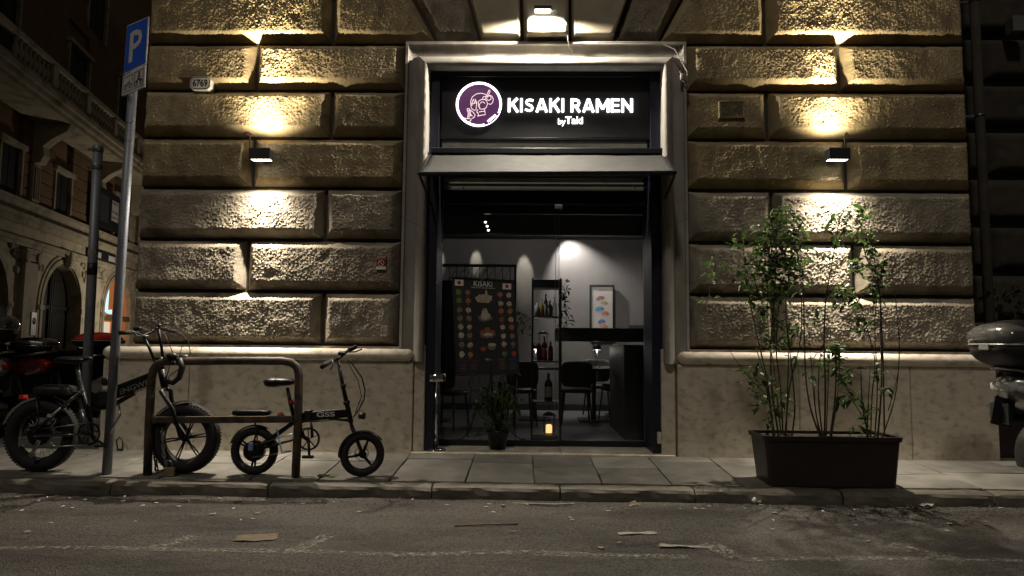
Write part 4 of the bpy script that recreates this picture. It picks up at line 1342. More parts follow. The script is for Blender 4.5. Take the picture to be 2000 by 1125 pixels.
CP = lambda u, v: (1340 + u / 1.874, 380 + v / 1.874)
clumps = [
    ('leafy shrub at the left end of the planter, densest and tallest of the three', 335,
     [[(320, 870), (300, 700), (270, 560), (235, 400), (215, 260), (210, 170)], [(340, 870), (315, 720), (310, 560), (320, 400), (330, 250), (330, 90)],
      [(355, 870), (345, 700), (330, 560), (345, 350), (370, 150)], [(365, 870), (372, 700), (375, 560), (365, 380), (400, 180)],
      [(385, 860), (398, 780), (385, 620), (370, 480)], [(300, 740), (232, 670), (165, 580), (140, 530)], [(326, 870), (305, 760), (280, 640), (255, 560)],
      [(348, 870), (335, 760), (322, 640), (300, 480), (300, 300)], [(215, 270), (170, 250), (118, 240), (95, 300), (82, 385)], [(360, 870), (380, 700), (420, 520), (420, 300), (415, 180)]],
     [(210, 180, 40, 18), (340, 90, 45, 34), (330, 130, 60, 60), (395, 120, 50, 40), (310, 200, 60, 65), (365, 230, 70, 75), (300, 280, 60, 55), (370, 310, 60, 55),
      (215, 290, 35, 14), (270, 350, 60, 40), (320, 400, 50, 26), (290, 420, 35, 12), (330, 520, 45, 22), (380, 490, 40, 12), (340, 560, 30, 8), (103, 243, 22, 7),
      (90, 297, 18, 6), (83, 378, 14, 6), (255, 640, 30, 12), (245, 700, 28, 12), (290, 680, 25, 8), (280, 750, 30, 12), (300, 800, 40, 14), (370, 730, 30, 8),
      (350, 790, 30, 10), (390, 600, 15, 5)]),
    ('sparse shrub in the middle of the planter with tall bare stems', 505,
     [[(495, 865), (455, 780), (437, 650), (432, 450), (427, 300), (418, 180)], [(505, 865), (510, 700), (505, 560), (510, 400), (525, 300), (552, 150), (560, 70)],
      [(490, 865), (470, 760), (460, 640), (450, 500)], [(525, 868), (545, 750), (550, 600), (545, 560)], [(500, 865), (485, 740), (488, 620), (500, 540)],
      [(530, 865), (556, 720), (565, 560)], [(512, 868), (520, 700), (530, 480)], [(540, 640), (580, 650), (615, 655)], [(455, 190), (500, 230), (540, 280)], [(498, 865), (475, 800), (470, 700)]],
     [(545, 90, 35, 20), (550, 170, 35, 12), (575, 370, 38, 20), (545, 590, 42, 28), (500, 600, 25, 8), (440, 660, 15, 5), (540, 650, 25, 10), (600, 650, 25, 14),
      (580, 690, 20, 6), (570, 750, 15, 5), (525, 240, 30, 7), (560, 560, 22, 8), (415, 190, 18, 10), (470, 440, 30, 5), (510, 130, 20, 6)]),
    ('loose shrub at the right end of the planter with a bare stem leaning out', 690,
     [[(675, 875), (680, 740), (690, 600), (650, 450), (620, 360), (560, 330)], [(700, 870), (715, 700), (712, 500), (705, 350), (650, 200), (640, 80)],
      [(660, 870), (670, 700), (675, 600)], [(712, 872), (765, 740), (780, 560), (765, 360)], [(725, 860), (722, 650), (712, 400), (690, 280), (630, 260)],
      [(655, 830), (600, 740), (560, 720)], [(690, 872), (700, 700), (690, 480), (700, 330), (680, 180)], [(668, 872), (645, 760), (640, 640)], [(740, 790), (778, 640), (780, 480)]],
     [(640, 90, 38, 30), (620, 130, 30, 16), (680, 170, 25, 12), (610, 260, 32, 18), (670, 240, 40, 22), (700, 300, 40, 24), (600, 390, 30, 14), (650, 480, 40, 12),
      (600, 730, 30, 14), (700, 650, 25, 8), (660, 780, 30, 10), (640, 840, 25, 10), (560, 345, 15, 5), (690, 360, 30, 12), (720, 720, 25, 5)]),
]
rg_ = random.Random(21)
for lab, bx, stems, cl in clumps:
    px, py = CP(bx, 868)
    base = W(px, py, O4.y); base.z = O4.z + ztp * 0.935
    t = thing('shrub', lab, 'shrub', tuple(base), group='shrubs in the long planter')
    for s in stems:
        dy0 = rg_.uniform(-0.08, 0.08); dy1 = rg_.uniform(-0.16, 0.16)
        pts = []
        for i, (u, v) in enumerate(s):
            a = i / (len(s) - 1)
            q = W(*CP(u, v), O4.y + dy0 + (dy1 - dy0) * a) - base
            if i == 0 and v > 850: q.z = -0.02
            pts.append(q)
        fine = []
        for i in range(len(pts) - 1):          # smooth the path
            p0 = pts[max(i - 1, 0)]; p1 = pts[i]; p2 = pts[i + 1]; p3 = pts[min(i + 2, len(pts) - 1)]
            for k2 in range(4):
                tt = k2 / 4
                fine.append(0.5 * ((2 * p1) + (-p0 + p2) * tt + (2 * p0 - 5 * p1 + 4 * p2 - p3) * tt ** 2 + (-p0 + 3 * p1 - 3 * p2 + p3) * tt ** 3))
        fine.append(pts[-1]); n = len(fine)
        r0 = rg_.uniform(0.0055, 0.009) if s[0][1] > 850 else 0.004
        part('stem', M().tube(fine, [r0 * (1 - 0.65 * i / n) for i in range(n)], 6), MT['stem'], t)
    spots = []; twigs = M()
    for (u, v, r, n) in cl:
        for _ in range(int(n * (1.3))):
            a = rg_.uniform(0, 6.28); d = r * 1.2 * math.sqrt(rg_.random())
            q = W(*CP(u + d * math.cos(a), v + d * math.sin(a)), O4.y + rg_.uniform(-.15, .15)) - base
            spots.append(q)
            if rg_.random() < 0.4:
                e = W(*CP(u, v + r * 0.6), O4.y + rg_.uniform(-.04, .04)) - base
                twigs.tube([e, e.lerp(q, .5) + Vector((0, 0, .01)), q], 0.0016, 4)
    tw = part('twigs', twigs, MT['stem'], t, kind='stuff')
    put_leaves(t, spots, rg_, 200)

# ------------------------------------------------------------------ parking sign on its leaning pole
pb = G(208, 929, 0.0)
pole_y = pb.y
top = W(263, 122, pole_y)
ps = thing('parking_sign', 'leaning grey pole with a blue P parking sign and a bicycle and motorcycle plate', 'parking sign', (pb.x, pb.y, 0.0))
tp_ = top - pb
m = M().tube([(0, 0, 0.0), tuple(tp_ * 0.5), tuple(tp_)], 0.037, 18)
part('pole', m, MT['galv'], ps)
m = M()
for f_ in (0.80, 0.845): m.torus(tp_ * f_, 0.036, 0.004, 'z', 18, 6)
part('clamp', m, MT['steel'], ps)


def quad_plate(name, mt, c4, th, off, parent, bev=0.004):
    # c4: TL, TR, BR, BL local points; thickness backwards
    n = (c4[1] - c4[0]).cross(c4[3] - c4[0]).normalized()
    if n.y > 0: n = -n
    f = [p + n * off for p in c4]; b = [p - n * (th - off) for p in c4]
    m = M().add(f + b, [(0, 1, 2, 3), (7, 6, 5, 4), (0, 4, 5, 1), (1, 5, 6, 2), (2, 6, 7, 3), (3, 7, 4, 0)])
    return part(name, m, mt, parent, bevel=bev), n


yo = pole_y - 0.135
dl = 0.085
c4 = [W(248, 50, yo + dl) - pb, W(290, 32, yo - dl) - pb, W(284.5, 124, yo - dl) - pb, W(241, 146, yo + dl) - pb]
pan, nn = quad_plate('parking_plate', MT['white_paint'], c4, 0.012, 0.0, ps)
def inset(c, f): 
    ce = (c[0] + c[1] + c[2] + c[3]) / 4
    return [ce + (p - ce) * f for p in c]
bp, _ = quad_plate('blue_field', MT['blue_sheet'], inset(c4, 0.955), 0.003, 0.0015, pan, 0.001)
# P drawn in the plane of the plate
def on(c, u, v): return (c[0] * (1 - u) + c[1] * u) * (1 - v) + (c[3] * (1 - u) + c[2] * u) * v
def plate_strip(m, c, pts, w, n, off):
    # strokes on the plate in plate units (u right, v down), width in plate-width units
    asp = (c[3] - c[0]).length / (c[1] - c[0]).length
    L = []; Rr = []
    for i in range(len(pts)):
        a = Vector((pts[max(i - 1, 0)][0], pts[max(i - 1, 0)][1] * asp)); b = Vector((pts[min(i + 1, len(pts) - 1)][0], pts[min(i + 1, len(pts) - 1)][1] * asp))
        t = (b - a).normalized(); q = Vector((-t.y, t.x)) * w / 2; p = Vector((pts[i][0], pts[i][1] * asp))
        L.append(p + q); Rr.append(p - q)
    vs = []
    for a, b in zip(L, Rr):
        vs += [on(c, a.x, a.y / asp) + n * off, on(c, b.x, b.y / asp) + n * off]
    m.add(vs, [(2 * i, 2 * i + 1, 2 * i + 3, 2 * i + 2) for i in range(len(pts) - 1)])
m = M()
plate_strip(m, c4, [(0.30, 0.20), (0.30, 0.82)], 0.17, nn, 0.003)
plate_strip(m, c4, [(0.30, 0.235), (0.50, 0.235), (0.66, 0.28), (0.71, 0.375), (0.66, 0.465), (0.50, 0.515), (0.30, 0.515)], 0.15, nn, 0.0034)
part('letter', m, MT['white_paint'], pan)
c5 = [W(240, 149, yo + dl) - pb, W(284, 126, yo - dl) - pb, W(282, 170, yo - dl) - pb, W(237, 188, yo + dl) - pb]
pan2, n2 = quad_plate('supplementary_plate', MT['white_paint'], c5, 0.010, 0.0, ps)
m = M()
def ringp(m, c, u, v, r, w, n, off, k=14):
    asp = (c[3] - c[0]).length / (c[1] - c[0]).length
    plate_strip(m, c, [(u + r * math.cos(6.283 * i / k), v + r * math.sin(6.283 * i / k) / asp) for i in range(k + 1)], w, n, off)
def frame_(m, u0, v0, u1, v1):
    plate_strip(m, c5, [(u0, v0), (u1, v0), (u1, v1), (u0, v1), (u0, v0)], 0.018, n2, 0.0012)
frame_(m, 0.06, 0.14, 0.46, 0.88); frame_(m, 0.54, 0.14, 0.94, 0.88)
ringp(m, c5, 0.155, 0.64, 0.058, 0.02, n2, 0.0014); ringp(m, c5, 0.37, 0.64, 0.058, 0.02, n2, 0.0016)
plate_strip(m, c5, [(0.155, 0.64), (0.22, 0.46), (0.33, 0.46), (0.26, 0.64), (0.22, 0.46)], 0.018, n2, 0.0018)
plate_strip(m, c5, [(0.37, 0.64), (0.32, 0.38), (0.36, 0.36)], 0.018, n2, 0.002)
ringp(m, c5, 0.63, 0.68, 0.062, 0.022, n2, 0.0014); ringp(m, c5, 0.85, 0.68, 0.062, 0.022, n2, 0.0016)
plate_strip(m, c5, [(0.64, 0.66), (0.70, 0.52), (0.80, 0.54), (0.85, 0.68)], 0.04, n2, 0.0018)
plate_strip(m, c5, [(0.71, 0.50), (0.73, 0.34), (0.80, 0.44)], 0.045, n2, 0.002)
ringp(m, c5, 0.75, 0.25, 0.02, 0.035, n2, 0.0022, 8)
part('pictogram', m, MT['print_black'], pan2)

# second, shorter pole
qb = G(163, 872, 0.05); qt = W(192, 284, qb.y)
sp2 = thing('bare_pole', 'shorter bare steel pole with clamps and stickers at the building corner', 'pole', (qb.x, qb.y, 0.05))
d_ = qt - Vector(sp2.location)
part('pole', M().tube([(0, 0, -0.02), tuple(d_ * .5), tuple(d_)], 0.046, 16), MT['galv'], sp2)
for f_, nm in ((0.985, 'clamp'), (0.925, 'clamp')):
    m = M().tube([d_ * (f_ - .008), d_ * (f_ + .008)], 0.052, 16); m.bar(d_ * f_ + Vector((-.09, -.02, 0)), d_ * f_ + Vector((-.04, -.02, 0)), 0.02, 0.03)
    part(nm, m, MT['steel'], sp2, bevel=0.002)
m = M().tube([d_ * .56, d_ * .60], 0.0472, 16); part('sticker', m, MT['print_black'], sp2)
m = M().tube([d_ * .625, d_ * .645], 0.0472, 16, caps=False); part('sticker', m, MT['paper'], sp2)

# ------------------------------------------------------------------ bike rack
RKY = G(290, 930, 0).y
def path_px(pts, Y, org): return [W(x, y, Y) - org for x, y in pts]
rb = G(287, 930, 0.0); RKY = rb.y
rk = thing('bike_rack', 'rusty brown tubular bike rack hoop with a flat middle rail on the kerb', 'bike rack', (rb.x, rb.y, 0.0))
Ok = Vector(rk.location)
pts = [(288, 931), (291, 830), (296, 740), (300, 722), (308, 711), (322, 706), (440, 705), (552, 705), (569, 708), (580, 717), (584, 732), (582, 830), (577, 935)]
pp = path_px(pts, RKY, Ok); pp[0].z = 0.0; pp[-1].z = 0.0
part('hoop', M().tube(pp, 0.034, 16), MT['rust'], rk)
a, b = W(292, 820, RKY) - Ok, W(580, 819, RKY) - Ok
part('middle_rail', M().bar(a + Vector((.02, 0, 0)), b - Vector((.03, 0, 0)), 0.03, 0.055), MT['rust'], rk, bevel=0.006)

# ------------------------------------------------------------------ bicycles
def wheel(parent, c, R, rt, spoke='wire', n=20, mt_rim='black_satin', yaw=0.0, seed=0, knob=0.004):
    c = Vector(c)
    X = Matrix.Translation(c) @ Matrix.Rotation(yaw, 4, 'Z') @ Matrix.Translation(-c)
    ri = R - 2 * rt * 0.88
    m = M().torus(c, ri, 0.012, 'y', 48, 8, 1.6).xf(X)
    w_ = part('wheel', m, MT[mt_rim], parent)
    m = M().torus(c, R - rt, rt, 'y', 56, 14)
    nk = int(2 * math.pi * R / 0.028)
    for i in range(nk):            # tread blocks
        a = 2 * math.pi * i / nk
        for yy, da in ((-rt * .45, 0), (rt * .45, .5)):
            aa = a + da * 2 * math.pi / nk
            t = Vector((math.cos(aa), 0, math.sin(aa))); q = c + t * (R - 0.003) + Vector((0, yy, 0)) - t * rt * .12
            m.bar(q, q + t * knob, 0.016, rt * .55, up=(0, 1, 0))
    part('tyre', m.xf(X), MT['rubber'], w_)
    m = M().lathe([(0.001, -0.055), (0.012, -0.055), (0.014, -0.03), (0.030, -0.028), (0.030, 0.028), (0.014, 0.03), (0.012, 0.055), (0.001, 0.055)], c, 'y', 18)
    part('hub', m.xf(X), MT['black_satin'], w_)
    m = M()
    if spoke == 'wire':
        for i in range(n):
            a = 2 * math.pi * i / n; s = 1 if i % 2 else -1; b2 = a + s * 0.5 * (1 if (i // 2) % 2 else -1)
            m.tube([c + Vector((0.028 * math.cos(b2), s * 0.022, 0.028 * math.sin(b2))), c + Vector((ri * math.cos(a), 0, ri * math.sin(a)))], 0.0016, 5)
        part('spokes', m.xf(X), MT['steel'], w_)
    else:
        for i in range(n):
            a = 2 * math.pi * i / n + seed
            for da, w2 in spoke:
                p = c + Vector((0.02 * math.cos(a + da * 3), 0, 0.02 * math.sin(a + da * 3))); q = c + Vector((ri * math.cos(a + da), 0, ri * math.sin(a + da)))
                mm = M().tube([p, q], [w2, w2 * 0.7], 8); m.add(mm.v, mm.f, True)
            part('spoke', M().add(m.v, m.f, True).xf(X), MT['black_satin'], w_) ; m = M()
    m = M().torus(c + Vector((0, 0.04, 0)), 0.055, 0.004, 'y', 24, 6, 0.4)
    for i in range(6):
        a = i * 1.047; m.bar(c + Vector((0, .04, 0)), c + Vector((.055 * math.cos(a), .04, .055 * math.sin(a))), 0.004, 0.008, up=(0, 1, 0))
    part('brake_disc', m.xf(X), MT['steel'], w_)
    return w_


def arc_fender(m, c, R, a0, a1, w=0.05, n=14, yaw=0.0):
    vs = []; c = Vector(c)
    for i in range(n + 1):
        a = R_(a0 + (a1 - a0) * i / n)
        for yy, dr in ((-w / 2, -0.012), (-w / 4, 0), (w / 4, 0), (w / 2, -0.012)):
            vs.append(c + Vector(((R + dr) * math.cos(a), yy, (R + dr) * math.sin(a))))
    X = Matrix.Translation(c) @ Matrix.Rotation(yaw, 4, 'Z') @ Matrix.Translation(-c)
    m.add([X @ v for v in vs], [(i * 4 + k, i * 4 + k + 1, (i + 1) * 4 + k + 1, (i + 1) * 4 + k) for i in range(n) for k in range(3)], True)
    return m


def crankset(parent, c, R, y, ang, arm=0.13, mt='black_satin'):
    c = Vector(c)
    m = M().torus(c + Vector((0, y, 0)), R, 0.008, 'y', 32, 6, 0.4)
    for i in range(5):
        a = i * 1.2566 + .4; m.bar(c + Vector((0, y, 0)), c + Vector((R * math.cos(a), y, R * math.sin(a))), 0.006, 0.016, up=(0, 1, 0))
    for i in range(36):
        a = i * 6.283 / 36; m.bar(c + Vector((R * math.cos(a), y, R * math.sin(a))), c + Vector(((R + .012) * math.cos(a), y, (R + .012) * math.sin(a))), 0.004, 0.006, up=(0, 1, 0))
    cr = part('chainring', m, MT[mt], parent)
    for s in (-1, 1):
        a = R_(ang) + (0 if s < 0 else math.pi)
        e = c + Vector((arm * math.cos(a), s * 0.07, arm * math.sin(a)))
        part('crank_arm', M().tube([c + Vector((0, s * 0.05, 0)), e], [0.013, 0.010], 8), MT['black_satin'], parent)
        p = M().box(e.x - 0.045, e.x + 0.045, e.y + s * 0.015 - .04 * (s < 0) - 0.0, e.y + s * 0.015 + .04 + .04 * (s > 0) - .04 * (s < 0), e.z - 0.010, e.z + 0.010)
        part('pedal', p, MT['dark_plastic'], parent, bevel=0.004)
    return cr


# --- small folding e-bike
BY = G(600, 930, 0.0).y
BY = max(BY, -0.93)
BY = -0.92
sb = thing('folding_bike', 'small black folding electric bike with mag wheels leaning by the right rack post', 'bicycle', (W(600, 928, BY).x, BY, PAVE(BY)))
Ob = Vector(sb.location)
S = lambda px, py, dy=0.0: W(px, py, BY + dy) - Ob
RW, FW = S(497, 884), S(708, 882, -.02)
Rr, Rf = 0.194, 0.180
RW.z = Rr; FW.z = Rf
wr = wheel(sb, RW, Rr, 0.032, [(-0.10, .012), (0.10, .012)], 3, seed=0.5, knob=0.003)
wf = wheel(sb, FW, Rf, 0.031, [(0, .014)], 3, yaw=R_(22), seed=1.2, knob=0.003)
part('motor', M().lathe([(0.001, -.05), (.055, -.05), (.082, -.035), (.085, .03), (.05, .05), (.001, .05)], RW, 'y', 32), MT['black_satin'], sb)
part('brake_caliper', M().sup(RW + Vector((0.0, -0.075, 0.045)), 0.022, 0.018, 0.035), MT['tape_blue'], sb)
seat = M().sup(S(550, 746) + Vector((-.02, 0, 0)), 0.13, 0.075, 0.035, 0.8, 0.8); seat.sup(S(535, 747), 0.075, 0.09, 0.042, .8, .8)
part('saddle', seat, MT['black_satin'], sb)
part('seat_post', M().tube([S(561, 757), S(568, 790), S(582, 850)], [0.015, 0.016, 0.019], 10), MT['black_satin'], sb)
part('seat_clamp', M().tube([S(567, 782), S(570, 792)], 0.024, 12), MT['red_paint'], sb)
fr = M(); fr.bar(S(580, 815), S(680, 806), 0.045, 0.074); 
fm = part('frame', fr, MT['black_satin'], sb, bevel=0.012)
part('lower_tube', M().tube([S(588, 822), S(640, 817), S(683, 822)], 0.011, 8), MT['grey_paint'], sb)
a = S(618, 811.5, -0.025)
tt = text_mesh('GSS', 0.052, MT['print_white'], sb, 'lettering', (a.x, a.y - 0.002, a.z - 0.012), align='LEFT', offset=0.0008, width=0.15)
tt.rotation_euler = (math.pi / 2, -R_(3.0), 0)
part('frame_hinge', M().box(S(603, 811).x - .03, S(603, 811).x + .03, -0.035, 0.035, S(603, 811).z - .045, S(603, 811).z + .045), MT['dark_plastic'], sb, bevel=0.01)
part('swing_arm', M().bar(RW + Vector((0, -.05, 0)), S(572, 826, -.05), 0.014, 0.035).bar(RW + Vector((0, .05, 0)), S(572, 826, .05), 0.014, 0.035), MT['black_satin'], sb, bevel=0.004)
part('chain_stay', M().tube([RW + Vector((0, -.055, 0)), S(596, 852, -.04)], 0.010, 8).tube([RW + Vector((0, .055, 0)), S(596, 852, .04)], 0.010, 8), MT['black_satin'], sb)
part('seat_tube', M().tube([S(577, 812), S(592, 852), S(603, 860)], 0.018, 10), MT['black_satin'], sb)
ck = S(606, 856)
crankset(sb, ck, 0.085, -0.045, -82, 0.135)
part('chain', M().tube([RW + Vector((0, -.06, .045)), ck + Vector((0, -.045, .085))], 0.004, 6).tube([RW + Vector((0, -.06, -.045)), ck + Vector((0, -.045, -.085))], 0.004, 6), MT['steel'], sb)
part('kickstand', M().tube([S(541, 838, -.06), S(551, 884, -.09), S(568, 880, -.09)], 0.008, 8), MT['tape_blue'], sb)
rackm = M().sup(S(492, 806), 0.155, 0.055, 0.026, .35, .5)
part('carrier_pad', rackm, MT['black_satin'], sb)
part('carrier_frame', M().tube([S(458, 814), S(530, 815), S(556, 812)], 0.008, 8).tube([S(495, 815, -.04), S(502, 840, -.05), RW + Vector((0, -.055, 0.02))], 0.007, 8).tube([S(495, 815, .04), S(502, 840, .05), RW + Vector((0, .055, 0.02))], 0.007, 8), MT['black_metal'], sb)
part('rear_light', M().sup(S(548, 814, -.02), 0.022, 0.03, 0.038, .6, .6), MT['orange_lens'], sb)
part('rear_fender', arc_fender(M(), RW, Rr + 0.018, 60, 165, 0.06), MT['black_satin'], sb)
part('front_fender', arc_fender(M(), FW, Rf + 0.015, 35, 185, 0.06, yaw=R_(22)), MT['black_satin'], sb)
Hb = S(686, 826)
part('steerer', M().tube([S(660, 705), S(671, 760), S(680, 800), Hb], [0.014, 0.017, 0.021, 0.021], 12), MT['black_satin'], sb)
part('stem_clamp', M().tube([S(669.5, 750), S(671, 757)], 0.024, 10), MT['dark_plastic'], sb)
part('stem_clamp', M().tube([S(676, 783), S(678, 790)], 0.028, 10), MT['dark_plastic'], sb)
fy = Vector((math.cos(R_(112)), math.sin(R_(112)), 0))      # axle direction of the turned wheel
for s in (-1, 1):
    part('fork_blade', M().tube([Hb + Vector((0, 0, -.01)), Hb + fy * s * 0.05 + Vector((.01, 0, -.04)), FW + fy * s * 0.055], [0.014, 0.013, 0.010], 8), MT['black_satin'], sb)
hL, hR = S(628, 717, -.22), S(695, 677, .22)
part('handlebar', M().tube([hL, S(648, 704, -.1), S(660, 701), S(676, 688, .1), hR], 0.012, 10), MT['black_satin'], sb)
for a_, b_ in ((hL, S(646, 706, -.12)), (hR, S(682, 684, .12))):
    part('grip', M().tube([a_, b_], 0.019, 12), MT['rubber'], sb)
part('brake_lever', M().tube([S(650, 702, -.1), S(650, 714, -.14), S(645, 722, -.16)], 0.006, 6), MT['dark_plastic'], sb)
part('brake_lever', M().tube([S(680, 688, .1), S(694, 687, .14), S(707, 682, .16)], 0.006, 6), MT['dark_plastic'], sb)
part('display', M().box(-.03, .03, -.02, .02, -.015, .015).xf(Matrix.Translation(S(668, 690, -.02)) @ Matrix.Rotation(R_(20), 4, 'X')), MT['dark_plastic'], sb, bevel=0.005)
part('brake_cable', M().tube([S(679, 700), S(692, 716), S(707, 738), S(713, 762), S(711, 780), S(700, 802), S(690, 815)], 0.006, 6).tube([S(670, 704), S(680, 706), S(686, 720), S(700, 745), S(706, 775), S(694, 806)], 0.0035, 6), MT['rubber'], sb)
part('headlight', M().lathe([(.001, -.03), (.025, -.025), (.030, .025), (.001, .028)], S(707, 812, -.03), 'x', 14), MT['dark_plastic'], sb)
part('frame_cable', M().tube([S(590, 824), S(620, 823), S(655, 820), S(684, 818)], 0.004, 6), MT['rubber'], sb)
part('cable_lock', M().torus(S(582, 823, -.02), 0.055, 0.010, 'z', 24, 8), MT['rubber'], sb)

# --- fat tyre e-bike
FY = -0.90
fb = thing('fat_tyre_bike', 'large black fat tyre electric bike parked behind the left rack post', 'bicycle', (W(220, 926, FY).x, FY, PAVE(FY)))
Of = Vector(fb.location)
S = lambda px, py, dy=0.0: W(px, py, FY + dy) - Of
RW, FW = S(81, 850), S(363, 855)
Rr, Rf = 0.300, 0.288
RW.z = Rr; FW.z = Rf
wheel(fb, RW, Rr, 0.057, 'wire', 28)
wheel(fb, FW, Rf, 0.057, [(-0.07, .008), (0.07, .008)], 6, seed=0.15)
part('motor', M().lathe([(0.001, -.07), (.05, -.07), (.085, -.05), (.088, .04), (.05, .07), (.001, .07)], RW, 'y', 32), MT['black_satin'], fb)
m = M(); m.bar(S(183, 783), S(300, 738), 0.075, 0.105)
part('frame_beam', m, MT['black_satin'], fb, bevel=0.02, seg=3)
a = S(233, 771, -.045)
tt = text_mesh('ENGWE', 0.060, MT['print_grey'], fb, 'lettering', (a.x, a.y, a.z), align='LEFT', offset=0.0004, width=0.26)
tt.rotation_euler = (math.pi / 2, -R_(20), 0)
part('red_stripe', M().bar(S(233, 779, -.04), S(290, 757, -.04), 0.003, 0.006), MT['red_paint'], fb)
part('frame_hinge', M().box(S(206, 775).x - .04, S(206, 775).x + .04, -0.05, 0.05, S(206, 775).z - .07, S(206, 775).z + .06), MT['dark_plastic'], fb, bevel=0.015)
part('handle_catch', M().sup(S(206, 745), 0.03, 0.02, 0.035, .6, .6), MT['dark_plastic'], fb)
part('seat_tube', M().tube([S(155, 745), S(170, 800), S(183, 846)], 0.022, 12), MT['black_satin'], fb)
part('lower_tube', M().tube([S(168, 800), S(215, 795), S(262, 768)], 0.020, 10), MT['black_satin'], fb)
part('seat_post', M().tube([S(150, 708), S(156, 750)], 0.016, 10), MT['steel'], fb)
part('saddle', M().sup(S(140, 703), 0.135, 0.085, 0.030, .8, .8).sup(S(162, 700), 0.08, 0.04, 0.022, .8, .8), MT['black_satin'], fb)
for s in (-1, 1):
    part('chain_stay', M().tube([RW + Vector((0, s * .085, 0)), S(183, 848, s * .06)], 0.013, 8), MT['grey_paint'], fb)
    part('seat_stay', M().tube([RW + Vector((0, s * .085, 0.03)), S(120, 795, s * .075), S(162, 762, s * .05)], 0.014, 8), MT['grey_paint'], fb)
part('stay_stripe', M().tube([S(103, 810, -.095), S(118, 797, -.092)], 0.008, 6), MT['print_white'], fb)
part('reflector', M().box(-.018, .018, -.004, .004, -.014, .014).xf(Matrix.Translation(S(97, 812, -.10))), MT['clear_lens'], fb, bevel=0.003)
part('shock_absorber', M().tube([S(160, 800, -.02), S(172, 838, -.02)], 0.022, 10), MT['steel'], fb)
ck = S(184, 845)
crankset(fb, ck, 0.088, -0.07, -35, 0.16)
part('chain', M().tube([RW + Vector((0, -.085, .05)), ck + Vector((0, -.07, .088))], 0.005, 6).tube([RW + Vector((-.02, -.085, -.10)), ck + Vector((0, -.07, -.088))], 0.005, 6), MT['steel'], fb)
part('derailleur', M().bar(S(76, 860, -.095), S(62, 888, -.095), 0.015, 0.03).lathe([(.001, -.01), (.025, -.01), (.025, .01), (.001, .01)], S(62, 888, -.095), 'y', 12), MT['steel'], fb, bevel=0.003)
part('rear_rack', M().tube([S(55, 772), S(110, 768), S(158, 766)], 0.009, 8).tube([S(70, 770, -.07), S(76, 820, -.09), RW + Vector((0, -.09, .02))], 0.007, 8).tube([S(70, 770, .07), S(76, 820, .09), RW + Vector((0, .09, .02))], 0.007, 8)
     .tube([S(55, 771, -.06), S(158, 765, -.06)], .007, 6).tube([S(55, 771, .06), S(158, 765, .06)], .007, 6), MT['black_metal'], fb)
net = M().sup(S(108, 762), 0.15, 0.10, 0.045, .5, .6)
part('rack_bag', net, MT['dark_plastic'], fb)
m = M()
for i in range(7):
    u = i / 6
    m.tube([S(80 + 56 * u, 768, -.10), S(84 + 50 * u, 752, -.05), S(90 + 42 * u, 751, .05)], 0.003, 5)
    m.tube([S(82, 768 - 14 * u, -.102 + .02 * u), S(135, 766 - 14 * u, -.102 + .02 * u)], 0.003, 5)
part('cargo_net', m, MT['rubber'], fb, kind='stuff')
part('rear_fender', arc_fender(M(), RW, Rr + 0.022, 50, 165, 0.11), MT['grey_paint'], fb)
part('front_fender', arc_fender(M(), FW, Rf + 0.022, 82, 150, 0.11), MT['black_satin'], fb)
H1 = S(322, 756)
part('head_tube', M().tube([S(315, 722), H1], 0.030, 14), MT['black_satin'], fb)
part('steerer', M().tube([S(300, 703, -.0), S(314, 700), S(316, 722)], [0.02, 0.022, 0.024], 12), MT['black_satin'], fb)
for s in (-1, 1):
    part('fork_blade', M().tube([H1 + Vector((0, 0, -.01)), H1 + Vector((.01, s * .075, -.03)), S(338, 800, s * .08), FW + Vector((0, s * .085, 0))], [0.020, 0.019, 0.018, 0.014], 10), MT['black_satin'], fb)
for s, pth in ((-1, [(301, 703), (292, 680), (280, 657)]), (1, [(318, 698), (314, 668), (309, 640)])):
    part('riser', M().tube([S(x, y, s * .04) for x, y in pth], 0.012, 10), MT['black_satin'], fb)
part('handlebar', M().tube([S(233, 650, -.30), S(262, 649, -.2), S(280, 656, -.08), S(309, 640, .08), S(330, 645, .2)], 0.011, 10), MT['black_satin'], fb)
part('grip', M().tube([S(233, 650, -.30), S(258, 649, -.21)], 0.018, 12), MT['rubber'], fb)
part('grip', M().tube([S(318, 642, .14), S(340, 647, .28)], 0.018, 12), MT['rubber'], fb)
part('display', M().sup(S(270, 642, -.1), 0.032, 0.03, 0.018, .5, .5), MT['dark_plastic'], fb)
part('brake_lever', M().tube([S(262, 648, -.2), S(268, 656, -.24), S(290, 656, -.22)], 0.006, 6), MT['steel'], fb)
part('bell', M().sup(S(311, 636, .05), 0.02, 0.02, 0.016, 1, 1), MT['dark_plastic'], fb)
part('brake_cable', M().tube([S(322, 646, .1), S(350, 648, 0), S(367, 664, -.05), S(372, 690, -.05), S(362, 712, -.02), S(330, 735), S(326, 765)], 0.004, 6)
     .tube([S(316, 644, .1), S(325, 660, 0), S(338, 690, -.02), S(330, 720), S(322, 750)], 0.004, 6).tube([S(272, 650, -.1), S(330, 640, -.08), S(360, 658, -.06), S(352, 690, -.04), S(320, 712)], 0.003, 6), MT['rubber'], fb)
part('kickstand', M().tube([S(232, 790, -.06), S(235, 810, -.1), S(215, 845, -.12)], 0.009, 8), MT['steel'], fb)
part('rear_light', M().box(-.02, .02, -.03, .03, -.015, .015).xf(Matrix.Translation(S(46, 775))), MT['red_lens'], fb, bevel=0.004)

